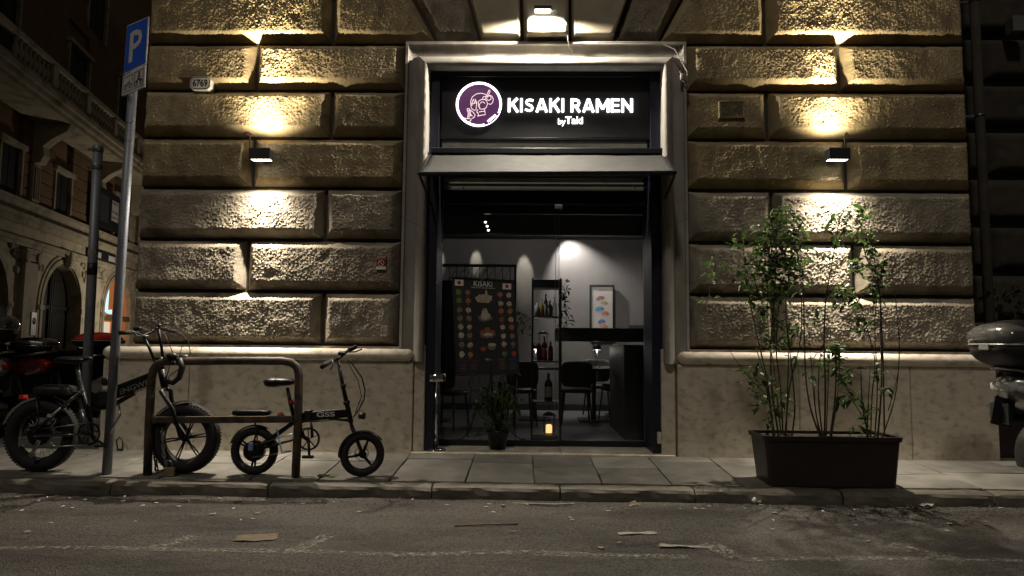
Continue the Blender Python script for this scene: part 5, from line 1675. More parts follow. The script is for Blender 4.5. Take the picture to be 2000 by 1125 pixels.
# chain, padlock, fabric lock bag on the rack
def chain_links(pts, r, L, parent, mt, name='chain_link'):
    me = M().tube([(-L * .32, 0, -r * 1.6), (L * .32, 0, -r * 1.6), (L * .5, 0, 0), (L * .32, 0, r * 1.6), (-L * .32, 0, r * 1.6), (-L * .5, 0, 0)], r, 6, closed=True).mesh('chain_link')
    me.materials.append(mt); k = 0
    for i in range(len(pts) - 1):
        a, b = pts[i], pts[i + 1]; n = max(1, int((b - a).length / (L * 0.72)))
        for j in range(n):
            p = a.lerp(b, (j + .5) / n)
            o = bpy.data.objects.new(name, me); COL.objects.link(o); o.parent = parent
            q = (b - a).to_track_quat('X', 'Z'); o.rotation_mode = 'QUATERNION'
            from mathutils import Quaternion
            o.rotation_quaternion = q @ Quaternion((1, 0, 0), (math.pi / 2) * (k % 2)); o.location = p; k += 1
LY = RKY - 0.02
lc_ = thing('lock_chain', 'heavy rusty chain hanging down the left rack post to the ground', 'chain', tuple(W(320, 925, LY + .1)))
OL = Vector(lc_.location); OL.z = 0.005; lc_.location = OL
SS = lambda px, py, dy=.04: W(px, py, LY + dy) - OL
pts = [SS(312, 815, .08), SS(318, 850), SS(319, 885), SS(326, 908)]
chain_links(pts, 0.006, 0.045, lc_, MT['steel'])
q1 = [SS(306, 812, .10), SS(300, 850, .10), SS(303, 890, .10), SS(306, 922, .12), SS(318, 926, .14), SS(345, 928, .14), SS(362, 927, .14)]
for q_ in q1[3:]: q_.z = max(q_.z, 0.02)
chain_links(q1, 0.007, 0.05, lc_, MT['rust'])
pk = thing('padlock', 'weathered brass padlock lying at the foot of the left rack post', 'padlock', tuple(W(331, 922, LY - .0)))
pk.location.z = 0.004
part('body', M().box(-.045, .045, -.014, .014, 0.0, 0.075), MT['brass'], pk, bevel=0.008)
part('shackle', M().tube([(-.028, 0, .07), (-.03, 0, .10), (-.015, 0, .125), (.0, 0, .128), (.02, 0, .10), (.024, 0, .07)], 0.006, 8), MT['steel'], pk)
lb = thing('lock_bag', 'knotted black fabric sleeved lock wrapped over the rack top rail', 'bicycle lock', tuple(W(342, 706, RKY)))
m = M(); rr2 = random.Random(4)
for i in range(9):
    m.sup((rr2.uniform(-.08, .07), rr2.uniform(-.04, .04), rr2.uniform(-.02, .05)), rr2.uniform(.03, .05), .04, rr2.uniform(.02, .035), 1, 1, 12, 8)
part('wrap', m, MT['dark_plastic'], lb)
O6 = Vector(lb.location)
part('sleeve', M().tube([W(x, y, RKY - .05) - O6 for x, y in ((350, 700), (356, 718), (350, 738), (338, 748), (322, 744))], [.022, .026, .024, .022, .018], 10), MT['dark_plastic'], lb)
small = thing('u_lock', 'small black lock lying open by the foot of the wall behind the P pole', 'lock', tuple(G(232, 882, 0.05)))
small.location.y = -0.06; small.location.z = .055
part('body', M().box(-.03, .03, -.01, .01, 0, 0.02), MT['dark_plastic'], small, bevel=.004)
part('shackle', M().tube([(-.025, 0, .02), (-.04, 0, .09), (-.01, 0, .13), (.02, 0, .09), (.025, 0, .02)], 0.007, 8), MT['dark_plastic'], small)

# ------------------------------------------------------------------ ashtray post, menu easel, potted plant
g = G(850, 875, 0.07)
ash = thing('ashtray_post', 'chrome standing ashtray post on the threshold at the left door jamb', 'ashtray', (W(850, 870, .12).x, .12, 0.073))
zz = W(850, 738, .12).z - 0.073
part('base', M().lathe([(.001, 0), (.105, 0), (.105, .006), (.04, .016), (.02, .022)], seg=32), MT['chrome'], ash)
part('post', M().lathe([(.02, .018), (.02, zz - .03)], seg=18), MT['chrome'], ash)
part('bowl', M().lathe([(.02, zz - .035), (.088, zz - .033), (.092, zz - .028), (.092, zz + .034), (.085, zz + .038), (.080, zz + .03), (.080, zz - .01), (.001, zz - .012)], seg=36), MT['chrome'], ash)

EYY = 0.06
es_ = thing('menu_easel', 'black menu board on a scrolled wrought iron easel in front of the door glass', 'menu board', (W(955, 868, EYY).x, EYY, 0.073))
OE = Vector(es_.location)
lean = 0.10
EC = [W(883, 542, EYY + lean) - OE, W(1003.5, 548, EYY + lean) - OE, W(1014.6, 728, EYY) - OE, W(890.5, 730, EYY) - OE]
brd, en = quad_plate('board', MT['print_black'], EC, 0.02, 0.0, es_, 0.003)
e_up = (EC[0] - EC[3]).normalized()
m = M()
for a, b in ((0, 1), (1, 2), (2, 3), (3, 0)): m.bar(EC[a] + en * .002, EC[b] + en * .002, 0.008, 0.010, up=tuple(en))
part('frame', m, MT['black_metal'], brd)
cols = dict(green=mat('dish green', (0.18, 0.26, 0.08), .7, c2=(.05, .08, .02), vs=90), orange=mat('dish orange', (0.49, 0.20, 0.08), .7, c2=(.2, .07, .03), vs=90),
            cream=mat('dish cream', (0.63, 0.51, 0.33), .7, c2=(.2, .14, .08), vs=90), brown=mat('dish brown', (0.36, 0.22, 0.12), .7, c2=(.1, .06, .03), vs=90),
            pale=mat('dish pale', (0.63, 0.59, 0.48), .7, c2=(.22, .19, .13), vs=90), red=mat('dish red', (0.43, 0.07, 0.04), .7, c2=(.12, .02, .015), vs=90),
            grey=mat('dish grey', (0.24, 0.22, 0.18), .7, c2=(.05, .05, .04), vs=90))
tcol = {'w': MT['print_white'], 'm': mat('magenta print', (.25, .03, .12), .7), 'o': mat('orange print', (.40, .17, .03), .7), 'b': mat('blue print', (.03, .14, .30), .7)}
# board coordinates: u, v in 0..1 from the 857 x 1125 crop (board box 70..715 at top; perspective handled by the corners)
def bq(cx_, cy_):
    v = (cy_ - 72) / (1070 - 72)
    xl_ = 72 + (110 - 72) * v; xr_ = 714 + (775 - 714) * v
    u = (cx_ - xl_) / (xr_ - xl_)
    return u, v - 0.012 * u
def on_board(cx_, cy_, off): u, v = bq(cx_, cy_); return on(EC, u, v) + en * off
rb_ = random.Random(5)
def blob(cx_, cy_, rx, ry, mt, name='dish_picture', off=0.0035, k=12, plate=None):
    m = M(); ce = on_board(cx_, cy_, off); vs = [ce]
    for i in range(k):
        a = 6.283 * i / k; q = rb_.uniform(.82, 1.1)
        vs.append(on_board(cx_ + rx * q * math.cos(a), cy_ + ry * q * math.sin(a), off))
    m.add(vs, [(0, 1 + i, 1 + (i + 1) % k) for i in range(k)])
    return part(name, m, mt, brd)
seq = ['green', 'brown', 'green', 'orange', 'grey', 'pale', 'grey', 'brown', 'cream', 'cream', 'pale', 'brown', 'grey', 'cream', 'pale', 'orange']
y0s = [225, 312, 412, 500, 590, 678, 775, 875]
for i, yy in enumerate(y0s):
    blob(140 + i * 5, yy, 31, 32, cols[seq[2 * i]]); blob(236 + i * 4, yy + 4, 29, 30, cols[seq[2 * i + 1]])
    s2 = ['orange', 'pale', 'cream', 'pale', 'orange', 'orange', 'red', 'cream', 'pale', 'orange', 'pale', 'brown', 'cream', 'grey', 'green', 'red']
    yb = [245, 340, 420, 512, 595, 690, 775, 880][i]
    blob(572 + i * 7, yb, 28, 29, cols[s2[2 * i]]); blob(662 + i * 8, yb, 29, 29, cols[s2[2 * i + 1]])
    for q, (xx, ya) in enumerate(((140 + i * 5, yy + 44), (236 + i * 4, yy + 46), (572 + i * 7, yb + 42), (662 + i * 8, yb + 42))):
        m = M(); a_, b_, c_, d_ = [on_board(xx + sx * 17, ya + sy * 2.5, .003) for sx, sy in ((-1, -1), (1, -1), (1, 1), (-1, 1))]
        m.add([a_, b_, c_, d_], [(0, 1, 2, 3)]); part('caption', m, MT['dish_cap'] if 'dish_cap' in MT else cols['grey'], brd)
blob(405, 290, 92, 52, cols['pale'], k=20); blob(405, 288, 74, 36, cols['cream'], off=.0045, k=18); blob(428, 235, 12, 38, cols['pale'], off=.005)
blob(418, 500, 78, 38, cols['grey'], k=20); blob(418, 475, 56, 52, cols['pale'], off=.0045, k=7); blob(412, 425, 34, 34, cols['cream'], off=.005, k=5)
blob(440, 665, 84, 48, cols['grey'], k=20); blob(440, 640, 80, 26, cols['red'], off=.0045); blob(440, 612, 30, 14, cols['green'], off=.005); blob(445, 672, 60, 18, cols['pale'], off=.005)
blob(485, 800, 52, 44, cols['green'], off=.004, k=6); blob(485, 780, 46, 18, cols['pale'], off=.005, k=8); blob(398, 822, 32, 28, cols['red'], off=.0045)
up_rot = None
xa = (EC[1] - EC[0]).normalized(); za = en; ya_ = za.cross(xa).normalized()
BR = Matrix((xa, ya_, za)).transposed().to_euler()
def btxt(s, cx_, cy_, size, mt, width=None, offset=0.0, name='lettering'):
    p = on_board(cx_, cy_, 0.004)
    return text_mesh(s, size, mt, brd, name, tuple(p), rot=tuple(BR), extrude=0.0003, offset=offset, width=width)
btxt('KiSAKi', 392, 160, 0.078, tcol['w'], width=0.185, offset=0.0003)
btxt('RAMEN & SUSHI - JAPANESE TRADITION', 396, 181, 0.016, tcol['w'], width=0.235)
btxt('MENU', 453, 944, 0.026, tcol['w'], width=0.06)
btxt('DINNER & FUSIONWOK', 248, 950, 0.020, tcol['m'], width=0.20)
btxt('BEERS', 586, 950, 0.022, tcol['o'], width=0.055); btxt('DRINKS', 706, 950, 0.022, tcol['b'], width=0.08)
for (cx0, mt) in ((190, tcol['m']), (300, tcol['m']), (595, tcol['o']), (710, tcol['b'])):
    for j in range(5):
        wv = 34 + rb_.uniform(-8, 6)
        m = M(); m.add([on_board(cx0 + sx * wv, 972 + j * 16 + sy * 2, .003) for sx, sy in ((-1, -1), (1, -1), (1, 1), (-1, 1))], [(0, 1, 2, 3)])
        part('text_line', m, cols['grey'] if j % 2 else mt, brd)
for cx_, cy_ in ((146, 125), (643, 152)):
    m = M(); m.add([on_board(cx_ + sx * 45, cy_ + sy * 32, .0035) for sx, sy in ((-1, -1), (1, -1), (1, 1), (-1, 1))], [(0, 1, 2, 3)])
    fo = part('flag', m, tcol['w'], brd)
    blob(cx_, cy_, 20, 20, mat('flag red', (.45, .012, .02), .7), 'flag_disc', .0045, 16)
# iron easel
def epx(x, y, dy=0.0): return W(x, y, EYY - 0.02 + dy) - OE
def scroll(cx_, cy_, r, a0, a1, n=16, k=0.35): return [(cx_ + r * (1 - (1 - k) * i / n) * math.cos(R_(a0 + (a1 - a0) * i / n)), cy_ + r * (1 - (1 - k) * i / n) * math.sin(R_(a0 + (a1 - a0) * i / n))) for i in range(n + 1)]
irons = [[(897, 868), (897, 862), (905, 855), (918, 840), (925, 815), (935, 795), (948, 780), (955, 760), (957, 735), (957, 700)],
         [(1024, 868), (1022, 860), (1012, 855), (1000, 845), (985, 830), (970, 812), (958, 795), (952, 775), (950, 735)],
         [(913, 855), (912, 830), (918, 780), (924, 735)], [(1003, 845), (1008, 800), (1010, 735)],
         [(897, 862)] + scroll(897, 864, 8, -20, -360), [(1024, 862)] + scroll(1023, 864, 8, 200, 540),
         scroll(955, 850, 22, 180, 420), scroll(955, 795, 26, 90, 400), scroll(930, 745, 18, 60, 400), scroll(985, 745, 18, 120, -220),
         [(925, 852), (955, 846), (990, 852)], scroll(938, 862, 7, 0, 330), scroll(968, 862, 7, 180, -150), [(893, 733), (1014, 731)]]
for p in irons:
    pts = [epx(x, y, 0.0) for x, y in p]
    for q in pts: q.z = max(q.z, 0.006)
    part('iron_scroll', M().tube(pts, 0.0055, 6), MT['iron'], es_)
part('back_leg', M().tube([(0.0, 0.10, 1.30), (0.02, 0.34, 0.0)], 0.007, 6), MT['iron'], es_)
part('clip', M().tube([on(EC, .48, 0) + Vector((0, -.01, -.01)), on(EC, .48, 0) + Vector((0, 0, .035)), on(EC, .52, 0) + Vector((0, 0, .02)), on(EC, .50, 0) + Vector((0, -.01, -.02))], 0.004, 6), MT['steel'], es_)

pp_ = thing('potted_plant', 'leafy potted plant standing behind the legs of the menu easel', 'potted plant', (W(972, 860, .24).x, .24, 0.073))
OP = Vector(pp_.location)
part('pot', M().lathe([(.001, 0), (.075, 0), (.105, .15), (.112, .16), (.112, .185), (.100, .185), (.096, .15), (.001, .148)], seg=24), MT['black_satin'], pp_)
rgp = random.Random(3); sp5 = []
for i in range(20):
    a = rgp.uniform(0, 6.28); q = Vector((0.17 * math.cos(a) + rgp.uniform(-.08, .1), 0.04 * math.sin(a), rgp.uniform(.38, .72)))
    mid = Vector((q.x * .4, q.y * .4, q.z * .75))
    part('stem', M().tube([(0, 0, .15), mid, q], 0.004, 5), MT['stem'], pp_)
    for j in range(13):
        t = rgp.uniform(.3, 1.0); b = mid.lerp(q, t) if rgp.random() < .7 else Vector((0, 0, .15)).lerp(mid, t)
        sp5.append(b + Vector((rgp.uniform(-.07, .07), rgp.uniform(-.03, .03), rgp.uniform(-.07, .07))))
put_leaves(pp_, sp5, rgp, 260, [LEAVES[0], LEAVES[1], LEAVES[4], LEAVES[7]], sc_=1.0)
tv = thing('trailing_plant', 'green trailing sprig beside the right edge of the menu board', 'plant', (W(1008, 640, .26).x, .26, 0.073))
OT = Vector(tv.location); sp6 = []
b_ = lambda x, y: W(x, y, .26) - OT
part('stem', M().tube([(0, 0, 0.0), (0.01, 0, .5), b_(1008, 655), b_(1012, 625), b_(1022, 614), b_(1030, 625), b_(1018, 652)], 0.004, 5), MT['stem'], tv)
for x, y, n in ((1016, 614, 8), (1024, 622, 8), (1029, 632, 6), (1014, 634, 5), (1018, 650, 3)):
    for _ in range(n): sp6.append(b_(x + rgp.uniform(-8, 8), y + rgp.uniform(-7, 7)))
put_leaves(tv, sp6, rgp, 100, [LEAVES[1], LEAVES[7], LEAVES[0]], 0.9)
iv = thing('ivy_strand', 'dark ivy hanging down the right side of the display shelf', 'plant', (W(1102, 700, EY + .1).x, EY + .1, FZ + .031))
OI = Vector(iv.location); sp7 = []
b_ = lambda x, y: W(x, y, EY + .1) - OI
part('stem', M().tube([b_(1092, 545), b_(1102, 552), b_(1104, 590), b_(1108, 640)], 0.003, 5), MT['stem'], iv)
for _ in range(70): t = rgp.random(); sp7.append(b_(1103 + rgp.uniform(-9, 9), 548 + 95 * t))
put_leaves(iv, sp7, rgp, 100, [LEAVES[3], LEAVES[5]], 0.8)

# ------------------------------------------------------------------ scooters
def scooter(name, label, loc, rz, paint, case=None, case_lid=None, red=False, tail='tail_lens', shield=False, group=None, trim=0):
    t = thing(name, label, 'scooter', loc, rz, group)
    for x, nm in ((0.0, 'r'), (1.32, 'f')):
        c = (x, 0, 0.25)
        m = M().torus(c, 0.195, 0.055, 'y', 40, 12, 1.1)
        w_ = part('wheel', M().lathe([(.001, -.04), (.05, -.05), (.06, -.02), (.145, -.02), (.15, -.045), (.158, -.045), (.158, .045), (.15, .045), (.145, .02), (.06, .02), (.05, .05), (.001, .04)], c, 'y', 28), MT['silver_paint'], t)
        part('tyre', m, MT['rubber'], w_)
    # swing unit and exhaust
    part('engine', M().sup((0.18, 0.02, 0.30), .22, .10, .10, .6, .6), MT['dark_plastic'], t)
    part('silencer', M().sup((-0.10, -0.17, 0.33), .30, .06, .085, .7, .6).tube([(.2, -.14, .28), (.4, -.1, .22), (.5, -.02, .22)], .02, 8), MT['silver_paint'], t)
    part('spring', M().torus((0, -.13, .48), .026, .006, 'z', 14, 6).torus((0.01, -.13, .51), .026, .006, 'z', 14, 6).torus((0.02, -.13, .54), .026, .006, 'z', 14, 6).torus((0.03, -.13, .57), .026, .006, 'z', 14, 6)
         .torus((0.04, -.13, .60), .026, .006, 'z', 14, 6).tube([(0, -.13, .40), (.05, -.13, .64)], .013, 8), MT['steel'], t)
    # bodywork: lofted tail
    rgs = []
    for x, z0, z1, w in ((-0.42, .76, .83, .05), (-0.38, .70, .87, .11), (-0.2, .60, .89, .16), (0.1, .50, .86, .18), (0.42, .34, .80, .19), (0.58, .26, .70, .17), (.66, .24, .42, .14)):
        zc, hh_ = (z0 + z1) / 2, (z1 - z0) / 2
        rgs.append([(x, w * math.copysign(abs(math.cos(a)) ** .6, math.cos(a)), zc + hh_ * math.copysign(abs(math.sin(a)) ** .6, math.sin(a))) for a in [6.283 * i / 20 for i in range(20)]])
    part('body_panel', loft(M(), rgs, True, True, True), MT[paint], t)
    part('belly', M().sup((.75, 0, .27), .38, .17, .06, .4, .5), MT['dark_plastic'], t)
    rgs = []
    for z, x, w, d in ((.24, 1.02, .15, .05), (.45, 1.04, .20, .07), (.70, 1.02, .21, .09), (.92, .98, .17, .09), (1.02, .94, .10, .07)):
        rgs.append([(x + d * math.copysign(abs(math.cos(a)) ** .7, math.cos(a)), w * math.copysign(abs(math.sin(a)) ** .7, math.sin(a)), z) for a in [6.283 * i / 20 for i in range(20)]])
    part('leg_shield', loft(M(), rgs, True, True, True), MT[paint], t)
    part('front_fender', arc_fender(M(), (1.32, 0, .25), .275, 20, 150, .13), MT[paint], t)
    part('rear_fender', arc_fender(M(), (0, 0, .25), .29, 60, 200, .14), MT['dark_plastic'], t)
    for s in (-1, 1): part('fork_tube', M().tube([(1.10, s * .08, .72), (1.32, s * .085, .25)], .017, 8), MT['steel'], t)
    part('seat', M().sup((.02, 0, .90), .36, .15, .055, .6, .6).sup((.30, 0, .86), .22, .13, .05, .6, .6), MT['black_satin'], t)
    part('tail_light', M().sup((-.40, 0, .79), .045, .12, .045, .6, .6), MT[tail], t)
    part('indicator', M().sup((-.37, -.15, .78), .05, .03, .028, .8, .8), MT['clear_lens'], t)
    part('grab_rail', M().tube([(-.1, -.15, .88), (-.40, -.12, .93), (-.44, 0, .94), (-.40, .12, .93), (-.1, .15, .88)], .012, 8), MT['silver_paint'], t)
    part('plate', M().box(-.46, -.452, -.09, .09, .50, .66), MT['grey_paint'], t, bevel=.003)
    part('plate_holder', M().bar((-.40, 0, .70), (-.455, 0, .48), .18, .012, up=(0, 1, 0)), MT['dark_plastic'], t)
    hb = part('handlebar', M().tube([(.90, -.34, 1.02), (.96, -.2, 1.03), (.97, 0, 1.0), (.96, .2, 1.03), (.90, .34, 1.02)], .014, 10), MT['dark_plastic'], t)
    for s in (-1, 1):
        part('grip', M().tube([(.895, s * .36, 1.02), (.95, s * .22, 1.03)], .02, 10), MT['rubber'], hb)
        mr = part('mirror', M().sup((.98, s * .33, 1.22), .012, .07, .045, .8, .8).tube([(.95, s * .22, 1.04), (.98, s * .30, 1.18)], .006, 6), MT['black_satin'], t)
    part('headlight', M().sup((1.08, 0, .90), .05, .11, .07, .8, .8), MT['clear_lens'], t)
    if shield:
        m = M(); vs = []
        for i in range(9):
            for j in range(7):
                u, v = i / 8 - .5, j / 6
                vs.append((1.02 - .22 * v - .25 * u * u, u * .44 * (1 - .25 * v), 1.02 + .42 * v))
        m.add(vs, [(i * 7 + j, i * 7 + j + 1, (i + 1) * 7 + j + 1, (i + 1) * 7 + j) for i in range(8) for j in range(6)], True)
        o = part('windshield', m, MT['glass'], t); o.modifiers.new('thickness', 'SOLIDIFY').thickness = .003
    if case:
        x, z, a, b, hh_ = case
        part('case_rack', M().box(x - .14, x + .2, -.10, .10, .935, z - hh_ * 1.0 + .01), MT['dark_plastic'], t, bevel=.004)
        cb = part('top_case', M().sup((x, 0, z - hh_ * .18), a, b, hh_ * .82, .62, .95), MT['dark_plastic'], t)
        part('lid', M().sup((x, 0, z + hh_ * .18), a * .97, b * .97, hh_ * .82, .62, .95, taper=.10), MT[case_lid or 'dark_plastic'], cb)
        part('seam', M().sup((x, 0, z - hh_ * .02), a * 1.03, b * 1.03, .012, .62, .5), MT['silver_paint'], cb)
        part('latch', M().box(x - a - .006, x - a + .03, -.05, .05, z - .05, z + .0), MT['red_lens'] if red else MT['silver_paint'], cb, bevel=.006)
        if trim: part('reflector_panel', M().sup((x - a * .50, 0, z + hh_ * .26), a * .52, b * .92, hh_ * .62, .6, .95), MT['smoke_lens'], cb)
        if trim == 2:
            for s in (-1, 1): part('trim', M().bar((x - a * .75, s * b * .98, z + .02), (x + a * .6, s * b * .98, z + .05), .02, .035), MT['silver_paint'], cb, bevel=.008)
    return t


py_ = -0.95
sx = W(2052, 800, py_).x
scooter('scooter', 'grey scooter with a big silver lidded top case at the right edge of the pavement', (sx, py_, PAVE(py_)), R_(8), 'silver_paint',
        case=(-.28, 1.13, .285, .27, .20), case_lid='black_satin', tail='clear_lens', group='parked scooters', trim=1)
scooter('scooter', 'dark scooter with a tall rounded top case at the far left edge', (W(-30, 700, .35).x - .22, .35, 0.04), R_(200), 'silver_paint',
        case=(-.20, 1.17, .24, .22, .17), case_lid='grey_paint', group='parked scooters', trim=1)
scooter('scooter', 'black scooter with a low case and red side panels behind the fat tyre bike', (W(60, 760, .75).x - 0.25, .75, 0.04), R_(192), 'red_paint',
        case=(-.22, 1.0, .22, .17, .09), case_lid='black_satin', group='parked scooters', trim=2)
scooter('scooter', 'scooter with a bright red lidded case beside the bare pole', (W(163, 720, 1.2).x - 0.1, 1.2, 0.04), R_(240), 'black_satin',
        case=(-.25, 1.06, .24, .26, .10), case_lid='red_lens', shield=True, red=True, group='parked scooters')

# ------------------------------------------------------------------ the palazzo across the side street
u_ = ray(730, 667); u_.z = 0; u_.normalize()
r_ = ray(100, 700); PQ = CAM + r_ * (24 / r_.y); PQ.z = 0
nq = Vector((-u_.y, u_.x, 0))
rzp = math.atan2(u_.y, u_.x)
pal = thing('palazzo', 'dim palazzo with arched ground floor, balustraded balcony and corbels across the side street at left', 'building', tuple(PQ), rzp)
S0, S1 = -14.0, 18.0
B = 5.45; CX = 0.55; RAD = 1.55; SPR = 2.3
# ground floor wall with arched openings: built bay by bay
arches = [CX + B * i for i in range(-2, 4)]
for i, c in enumerate(arches):
    m = M()
    l, r = c - B / 2, c + B / 2
    n = 20
    ar = [(c - RAD, -0.1)] + [(c + RAD * math.cos(R_(180 - 180 * q / n)), SPR + RAD * math.sin(R_(180 - 180 * q / n))) for q in range(n + 1)] + [(c + RAD, -0.1)]
    poly = [(l, -0.1)] + ar + [(r, -0.1), (r, 4.3), (l, 4.3)]
    # triangulate as strips: left pier, right pier, and spandrel columns
    m.box(l, c - RAD, 0.0, 0.5, -0.1, 4.3); m.box(c + RAD, r, 0.0, 0.5, -0.1, 4.3)
    for q in range(n):
        a, b = ar[1 + q], ar[2 + q]
        m.add([(a[0], 0, a[1]), (b[0], 0, b[1]), (b[0], 0, 4.3), (a[0], 0, 4.3), (a[0], .5, a[1]), (b[0], .5, b[1])], [(0, 1, 2, 3), (0, 4, 5, 1)])
    part('ground_floor_bay', m, MT['palazzo'], pal)
    m = M()
    for R0, w, y in ((RAD + .10, .16, -.07), (RAD + .27, .10, -.04)):
        m.strip([(c - R0, 0.0)] + arc(c, SPR, R0, 180, 0, 24) + [(c + R0, 0.0)], w, y, 0.02)
    part('archivolt', m, MT['palazzo'], pal)
    part('impost', M().box(c - RAD - .32, c - RAD + .03, -.11, .2, SPR - .18, SPR), MT['palazzo'], pal, bevel=.02)
    part('impost', M().box(c + RAD - .03, c + RAD + .32, -.11, .2, SPR - .18, SPR), MT['palazzo'], pal, bevel=.02)
    m = M().sup((c, -.14, SPR + RAD + .2), .17, .16, .32, .7, .7).sup((c - .15, -.12, SPR + RAD + .42), .14, .10, .10).sup((c + .15, -.12, SPR + RAD + .42), .14, .10, .10)
    part('keystone', m, MT['palazzo'], pal)
    # carved spandrel foliage
    m = M(); rs_ = random.Random(i)
    for s in (-1, 1):
        for q in range(14):
            dx = rs_.uniform(1.45, 2.1); dz = rs_.uniform(-.2, 1.1)
            if dx * dx + (dz - .0 + .3) ** 2 > 3.2 or True:
                zz_ = SPR + RAD * .75 + dz * .8 - (2.1 - dx) * -.3
                if (dx ** 2 + (zz_ - SPR) ** 2) ** .5 > RAD + .42 and zz_ < 4.15:
                    m.sup((c + s * dx, -.03, zz_), rs_.uniform(.06, .14), .05, rs_.uniform(.06, .14), 1, 1, 8, 6)
    part('spandrel_carving', m, MT['palazzo'], pal, kind='stuff')
    # pilaster with capital on the left of each bay
    x = l + 0.32 - .0
    m = M(); m.box(l - .42, l + .42, -.16, .02, -.1, 3.62)
    part('pilaster', m, MT['palazzo'], pal, bevel=.01)
    m = M().box(l - .46, l + .46, -.20, .02, 3.88, 4.05)
    for s in (-1, 1): m.lathe([(.001, -.24), (.19, -.24), (.19, -.05), (.001, -.05)], (l + s * .40, 0, 3.78), 'y', 14)
    m.box(l - .38, l + .38, -.19, .02, 3.66, 3.87)
    part('capital', m, MT['palazzo'], pal, bevel=.01)
# doors inside the arches
def arch_door(c, mt_name='door_wood'):
    m = M(); poly = [(c - RAD, -.1)] + arc(c, SPR, RAD, 180, 0, 20) + [(c + RAD, -.1)]
    m.prism(poly, .42, .5)
    d = part('door', m, MT[mt_name], pal)
    for s in (-1, 1):
        for z0, z1 in ((.2, .9), (1.05, 2.1), (2.35, 3.3)):
            x0 = c + s * .25; x1 = c + s * (1.25 if z1 < 3 else 0.95)
            x0, x1 = min(x0, x1), max(x0, x1)
            mm = M(); mm.box(x0, x1, .38, .425, z0, z1); part('panel', mm, MT[mt_name], d, bevel=.03)
    m = M(); m.box(c - .12, c + .12, .35, .42, 0, 3.7); m.box(c - .04, c + .04, .33, .35, 0, 3.7); m.box(c - RAD, c + RAD, .36, .42, SPR - .08, SPR + .05)
    part('astragal', m, MT[mt_name], d)
arch_door(arches[2]); arch_door(arches[1]); arch_door(arches[4]); arch_door(arches[0]); arch_door(arches[5])
# lit shop in the next arch
c = arches[3]
shp = part('shop_front', M().prism([(c - RAD, -.1)] + arc(c, SPR, RAD, 180, 0, 20) + [(c + RAD, -.1)], .12, .5), MT['shop_orange'], pal)
m = M(); x0, z0 = c - 0.95, 2.35
m.strip([(x0, z0 + .95), (x0, z0), (x0 + .55, z0)], .20, .05, .11); m.strip([(x0 - .42, z0 + .98), (x0 - .46, z0 + .72)], .10, .05, .11); m.strip([(x0 - .24, z0 + .98), (x0 - .28, z0 + .72)], .10, .05, .11)
part('lettering', m, MT['shop_cyan'], shp)
part('shop_window', M().box(c - 1.2, c - .5, .06, .115, .2, 1.9), MT['shop_white'], shp)
part('shop_window', M().box(c - .3, c + 1.2, .06, .115, .2, 1.9), MT['shop_orange'], shp)
part('awning_box', M().box(c - RAD, c + RAD, -.05, .115, 1.98, 2.2), MT['palazzo_up'], shp)
lq = pal.matrix_basis if False else Matrix.Translation(PQ) @ Matrix.Rotation(rzp, 4, 'Z')
lamp('facade_fill', 'POINT', lq @ Vector((c - 2.6, -3.2, 2.5)), (0, 0, 0), 210, (1.0, 0.88, 0.70), 0.25)  # added fill without a lamp body, brightens the palazzo's ground floor
# notices by the door
nt_ = part('notice', M().box(-1.75, -1.42, -.19, -.161, 1.25, 2.0).xf(Matrix.Translation((-.28, 0, 0))), MT['white_paint'], pal)
part('notice_disc', M().lathe([(.001, -.193), (.12, -.192), (.12, -.19)], (-1.86, 0, 1.72), 'y', 16), MT['red_paint'], nt_)
# entablature and upper walls
m = M(); m.box(S0, S1, -.02, .5, 4.301, 4.75); part('frieze', m, MT['palazzo'], pal)
m = M(); m.box(S0, S1, -.20, .0, 4.22, 4.34); m.box(S0, S1, -.12, .0, 4.10, 4.219); part('moulding', m, MT['palazzo'], pal)
m = M(); m.box(S0, S1, -.26, .5, 4.751, 4.92); m.box(S0, S1, -.36, .5, 4.921, 5.06); m.box(S0, S1, -.10, .5, 5.061, 5.45); m.box(S0, S1, -.20, .5, 5.451, 5.56); part('cornice', m, MT['palazzo'], pal)
WIN = [(-6.6, 5.65, 7.15), (-3.6, 5.65, 7.15), (0.05, 5.65, 7.10), (5.65, 5.65, 7.4), (9.0, 5.65, 7.2)]
WINU = [(-8.6, 9.9, 12.6), (-4.6, 9.9, 12.6), (0.75, 9.9, 12.0), (5.6, 9.9, 12.6), (2.1, 13.2, 15.6), (-3.0, 13.6, 15.9)]
m = M()
m.box(S0, S1, .18, .6, 5.56, 24)
part('upper_wall', m, MT['palazzo_up'], pal)
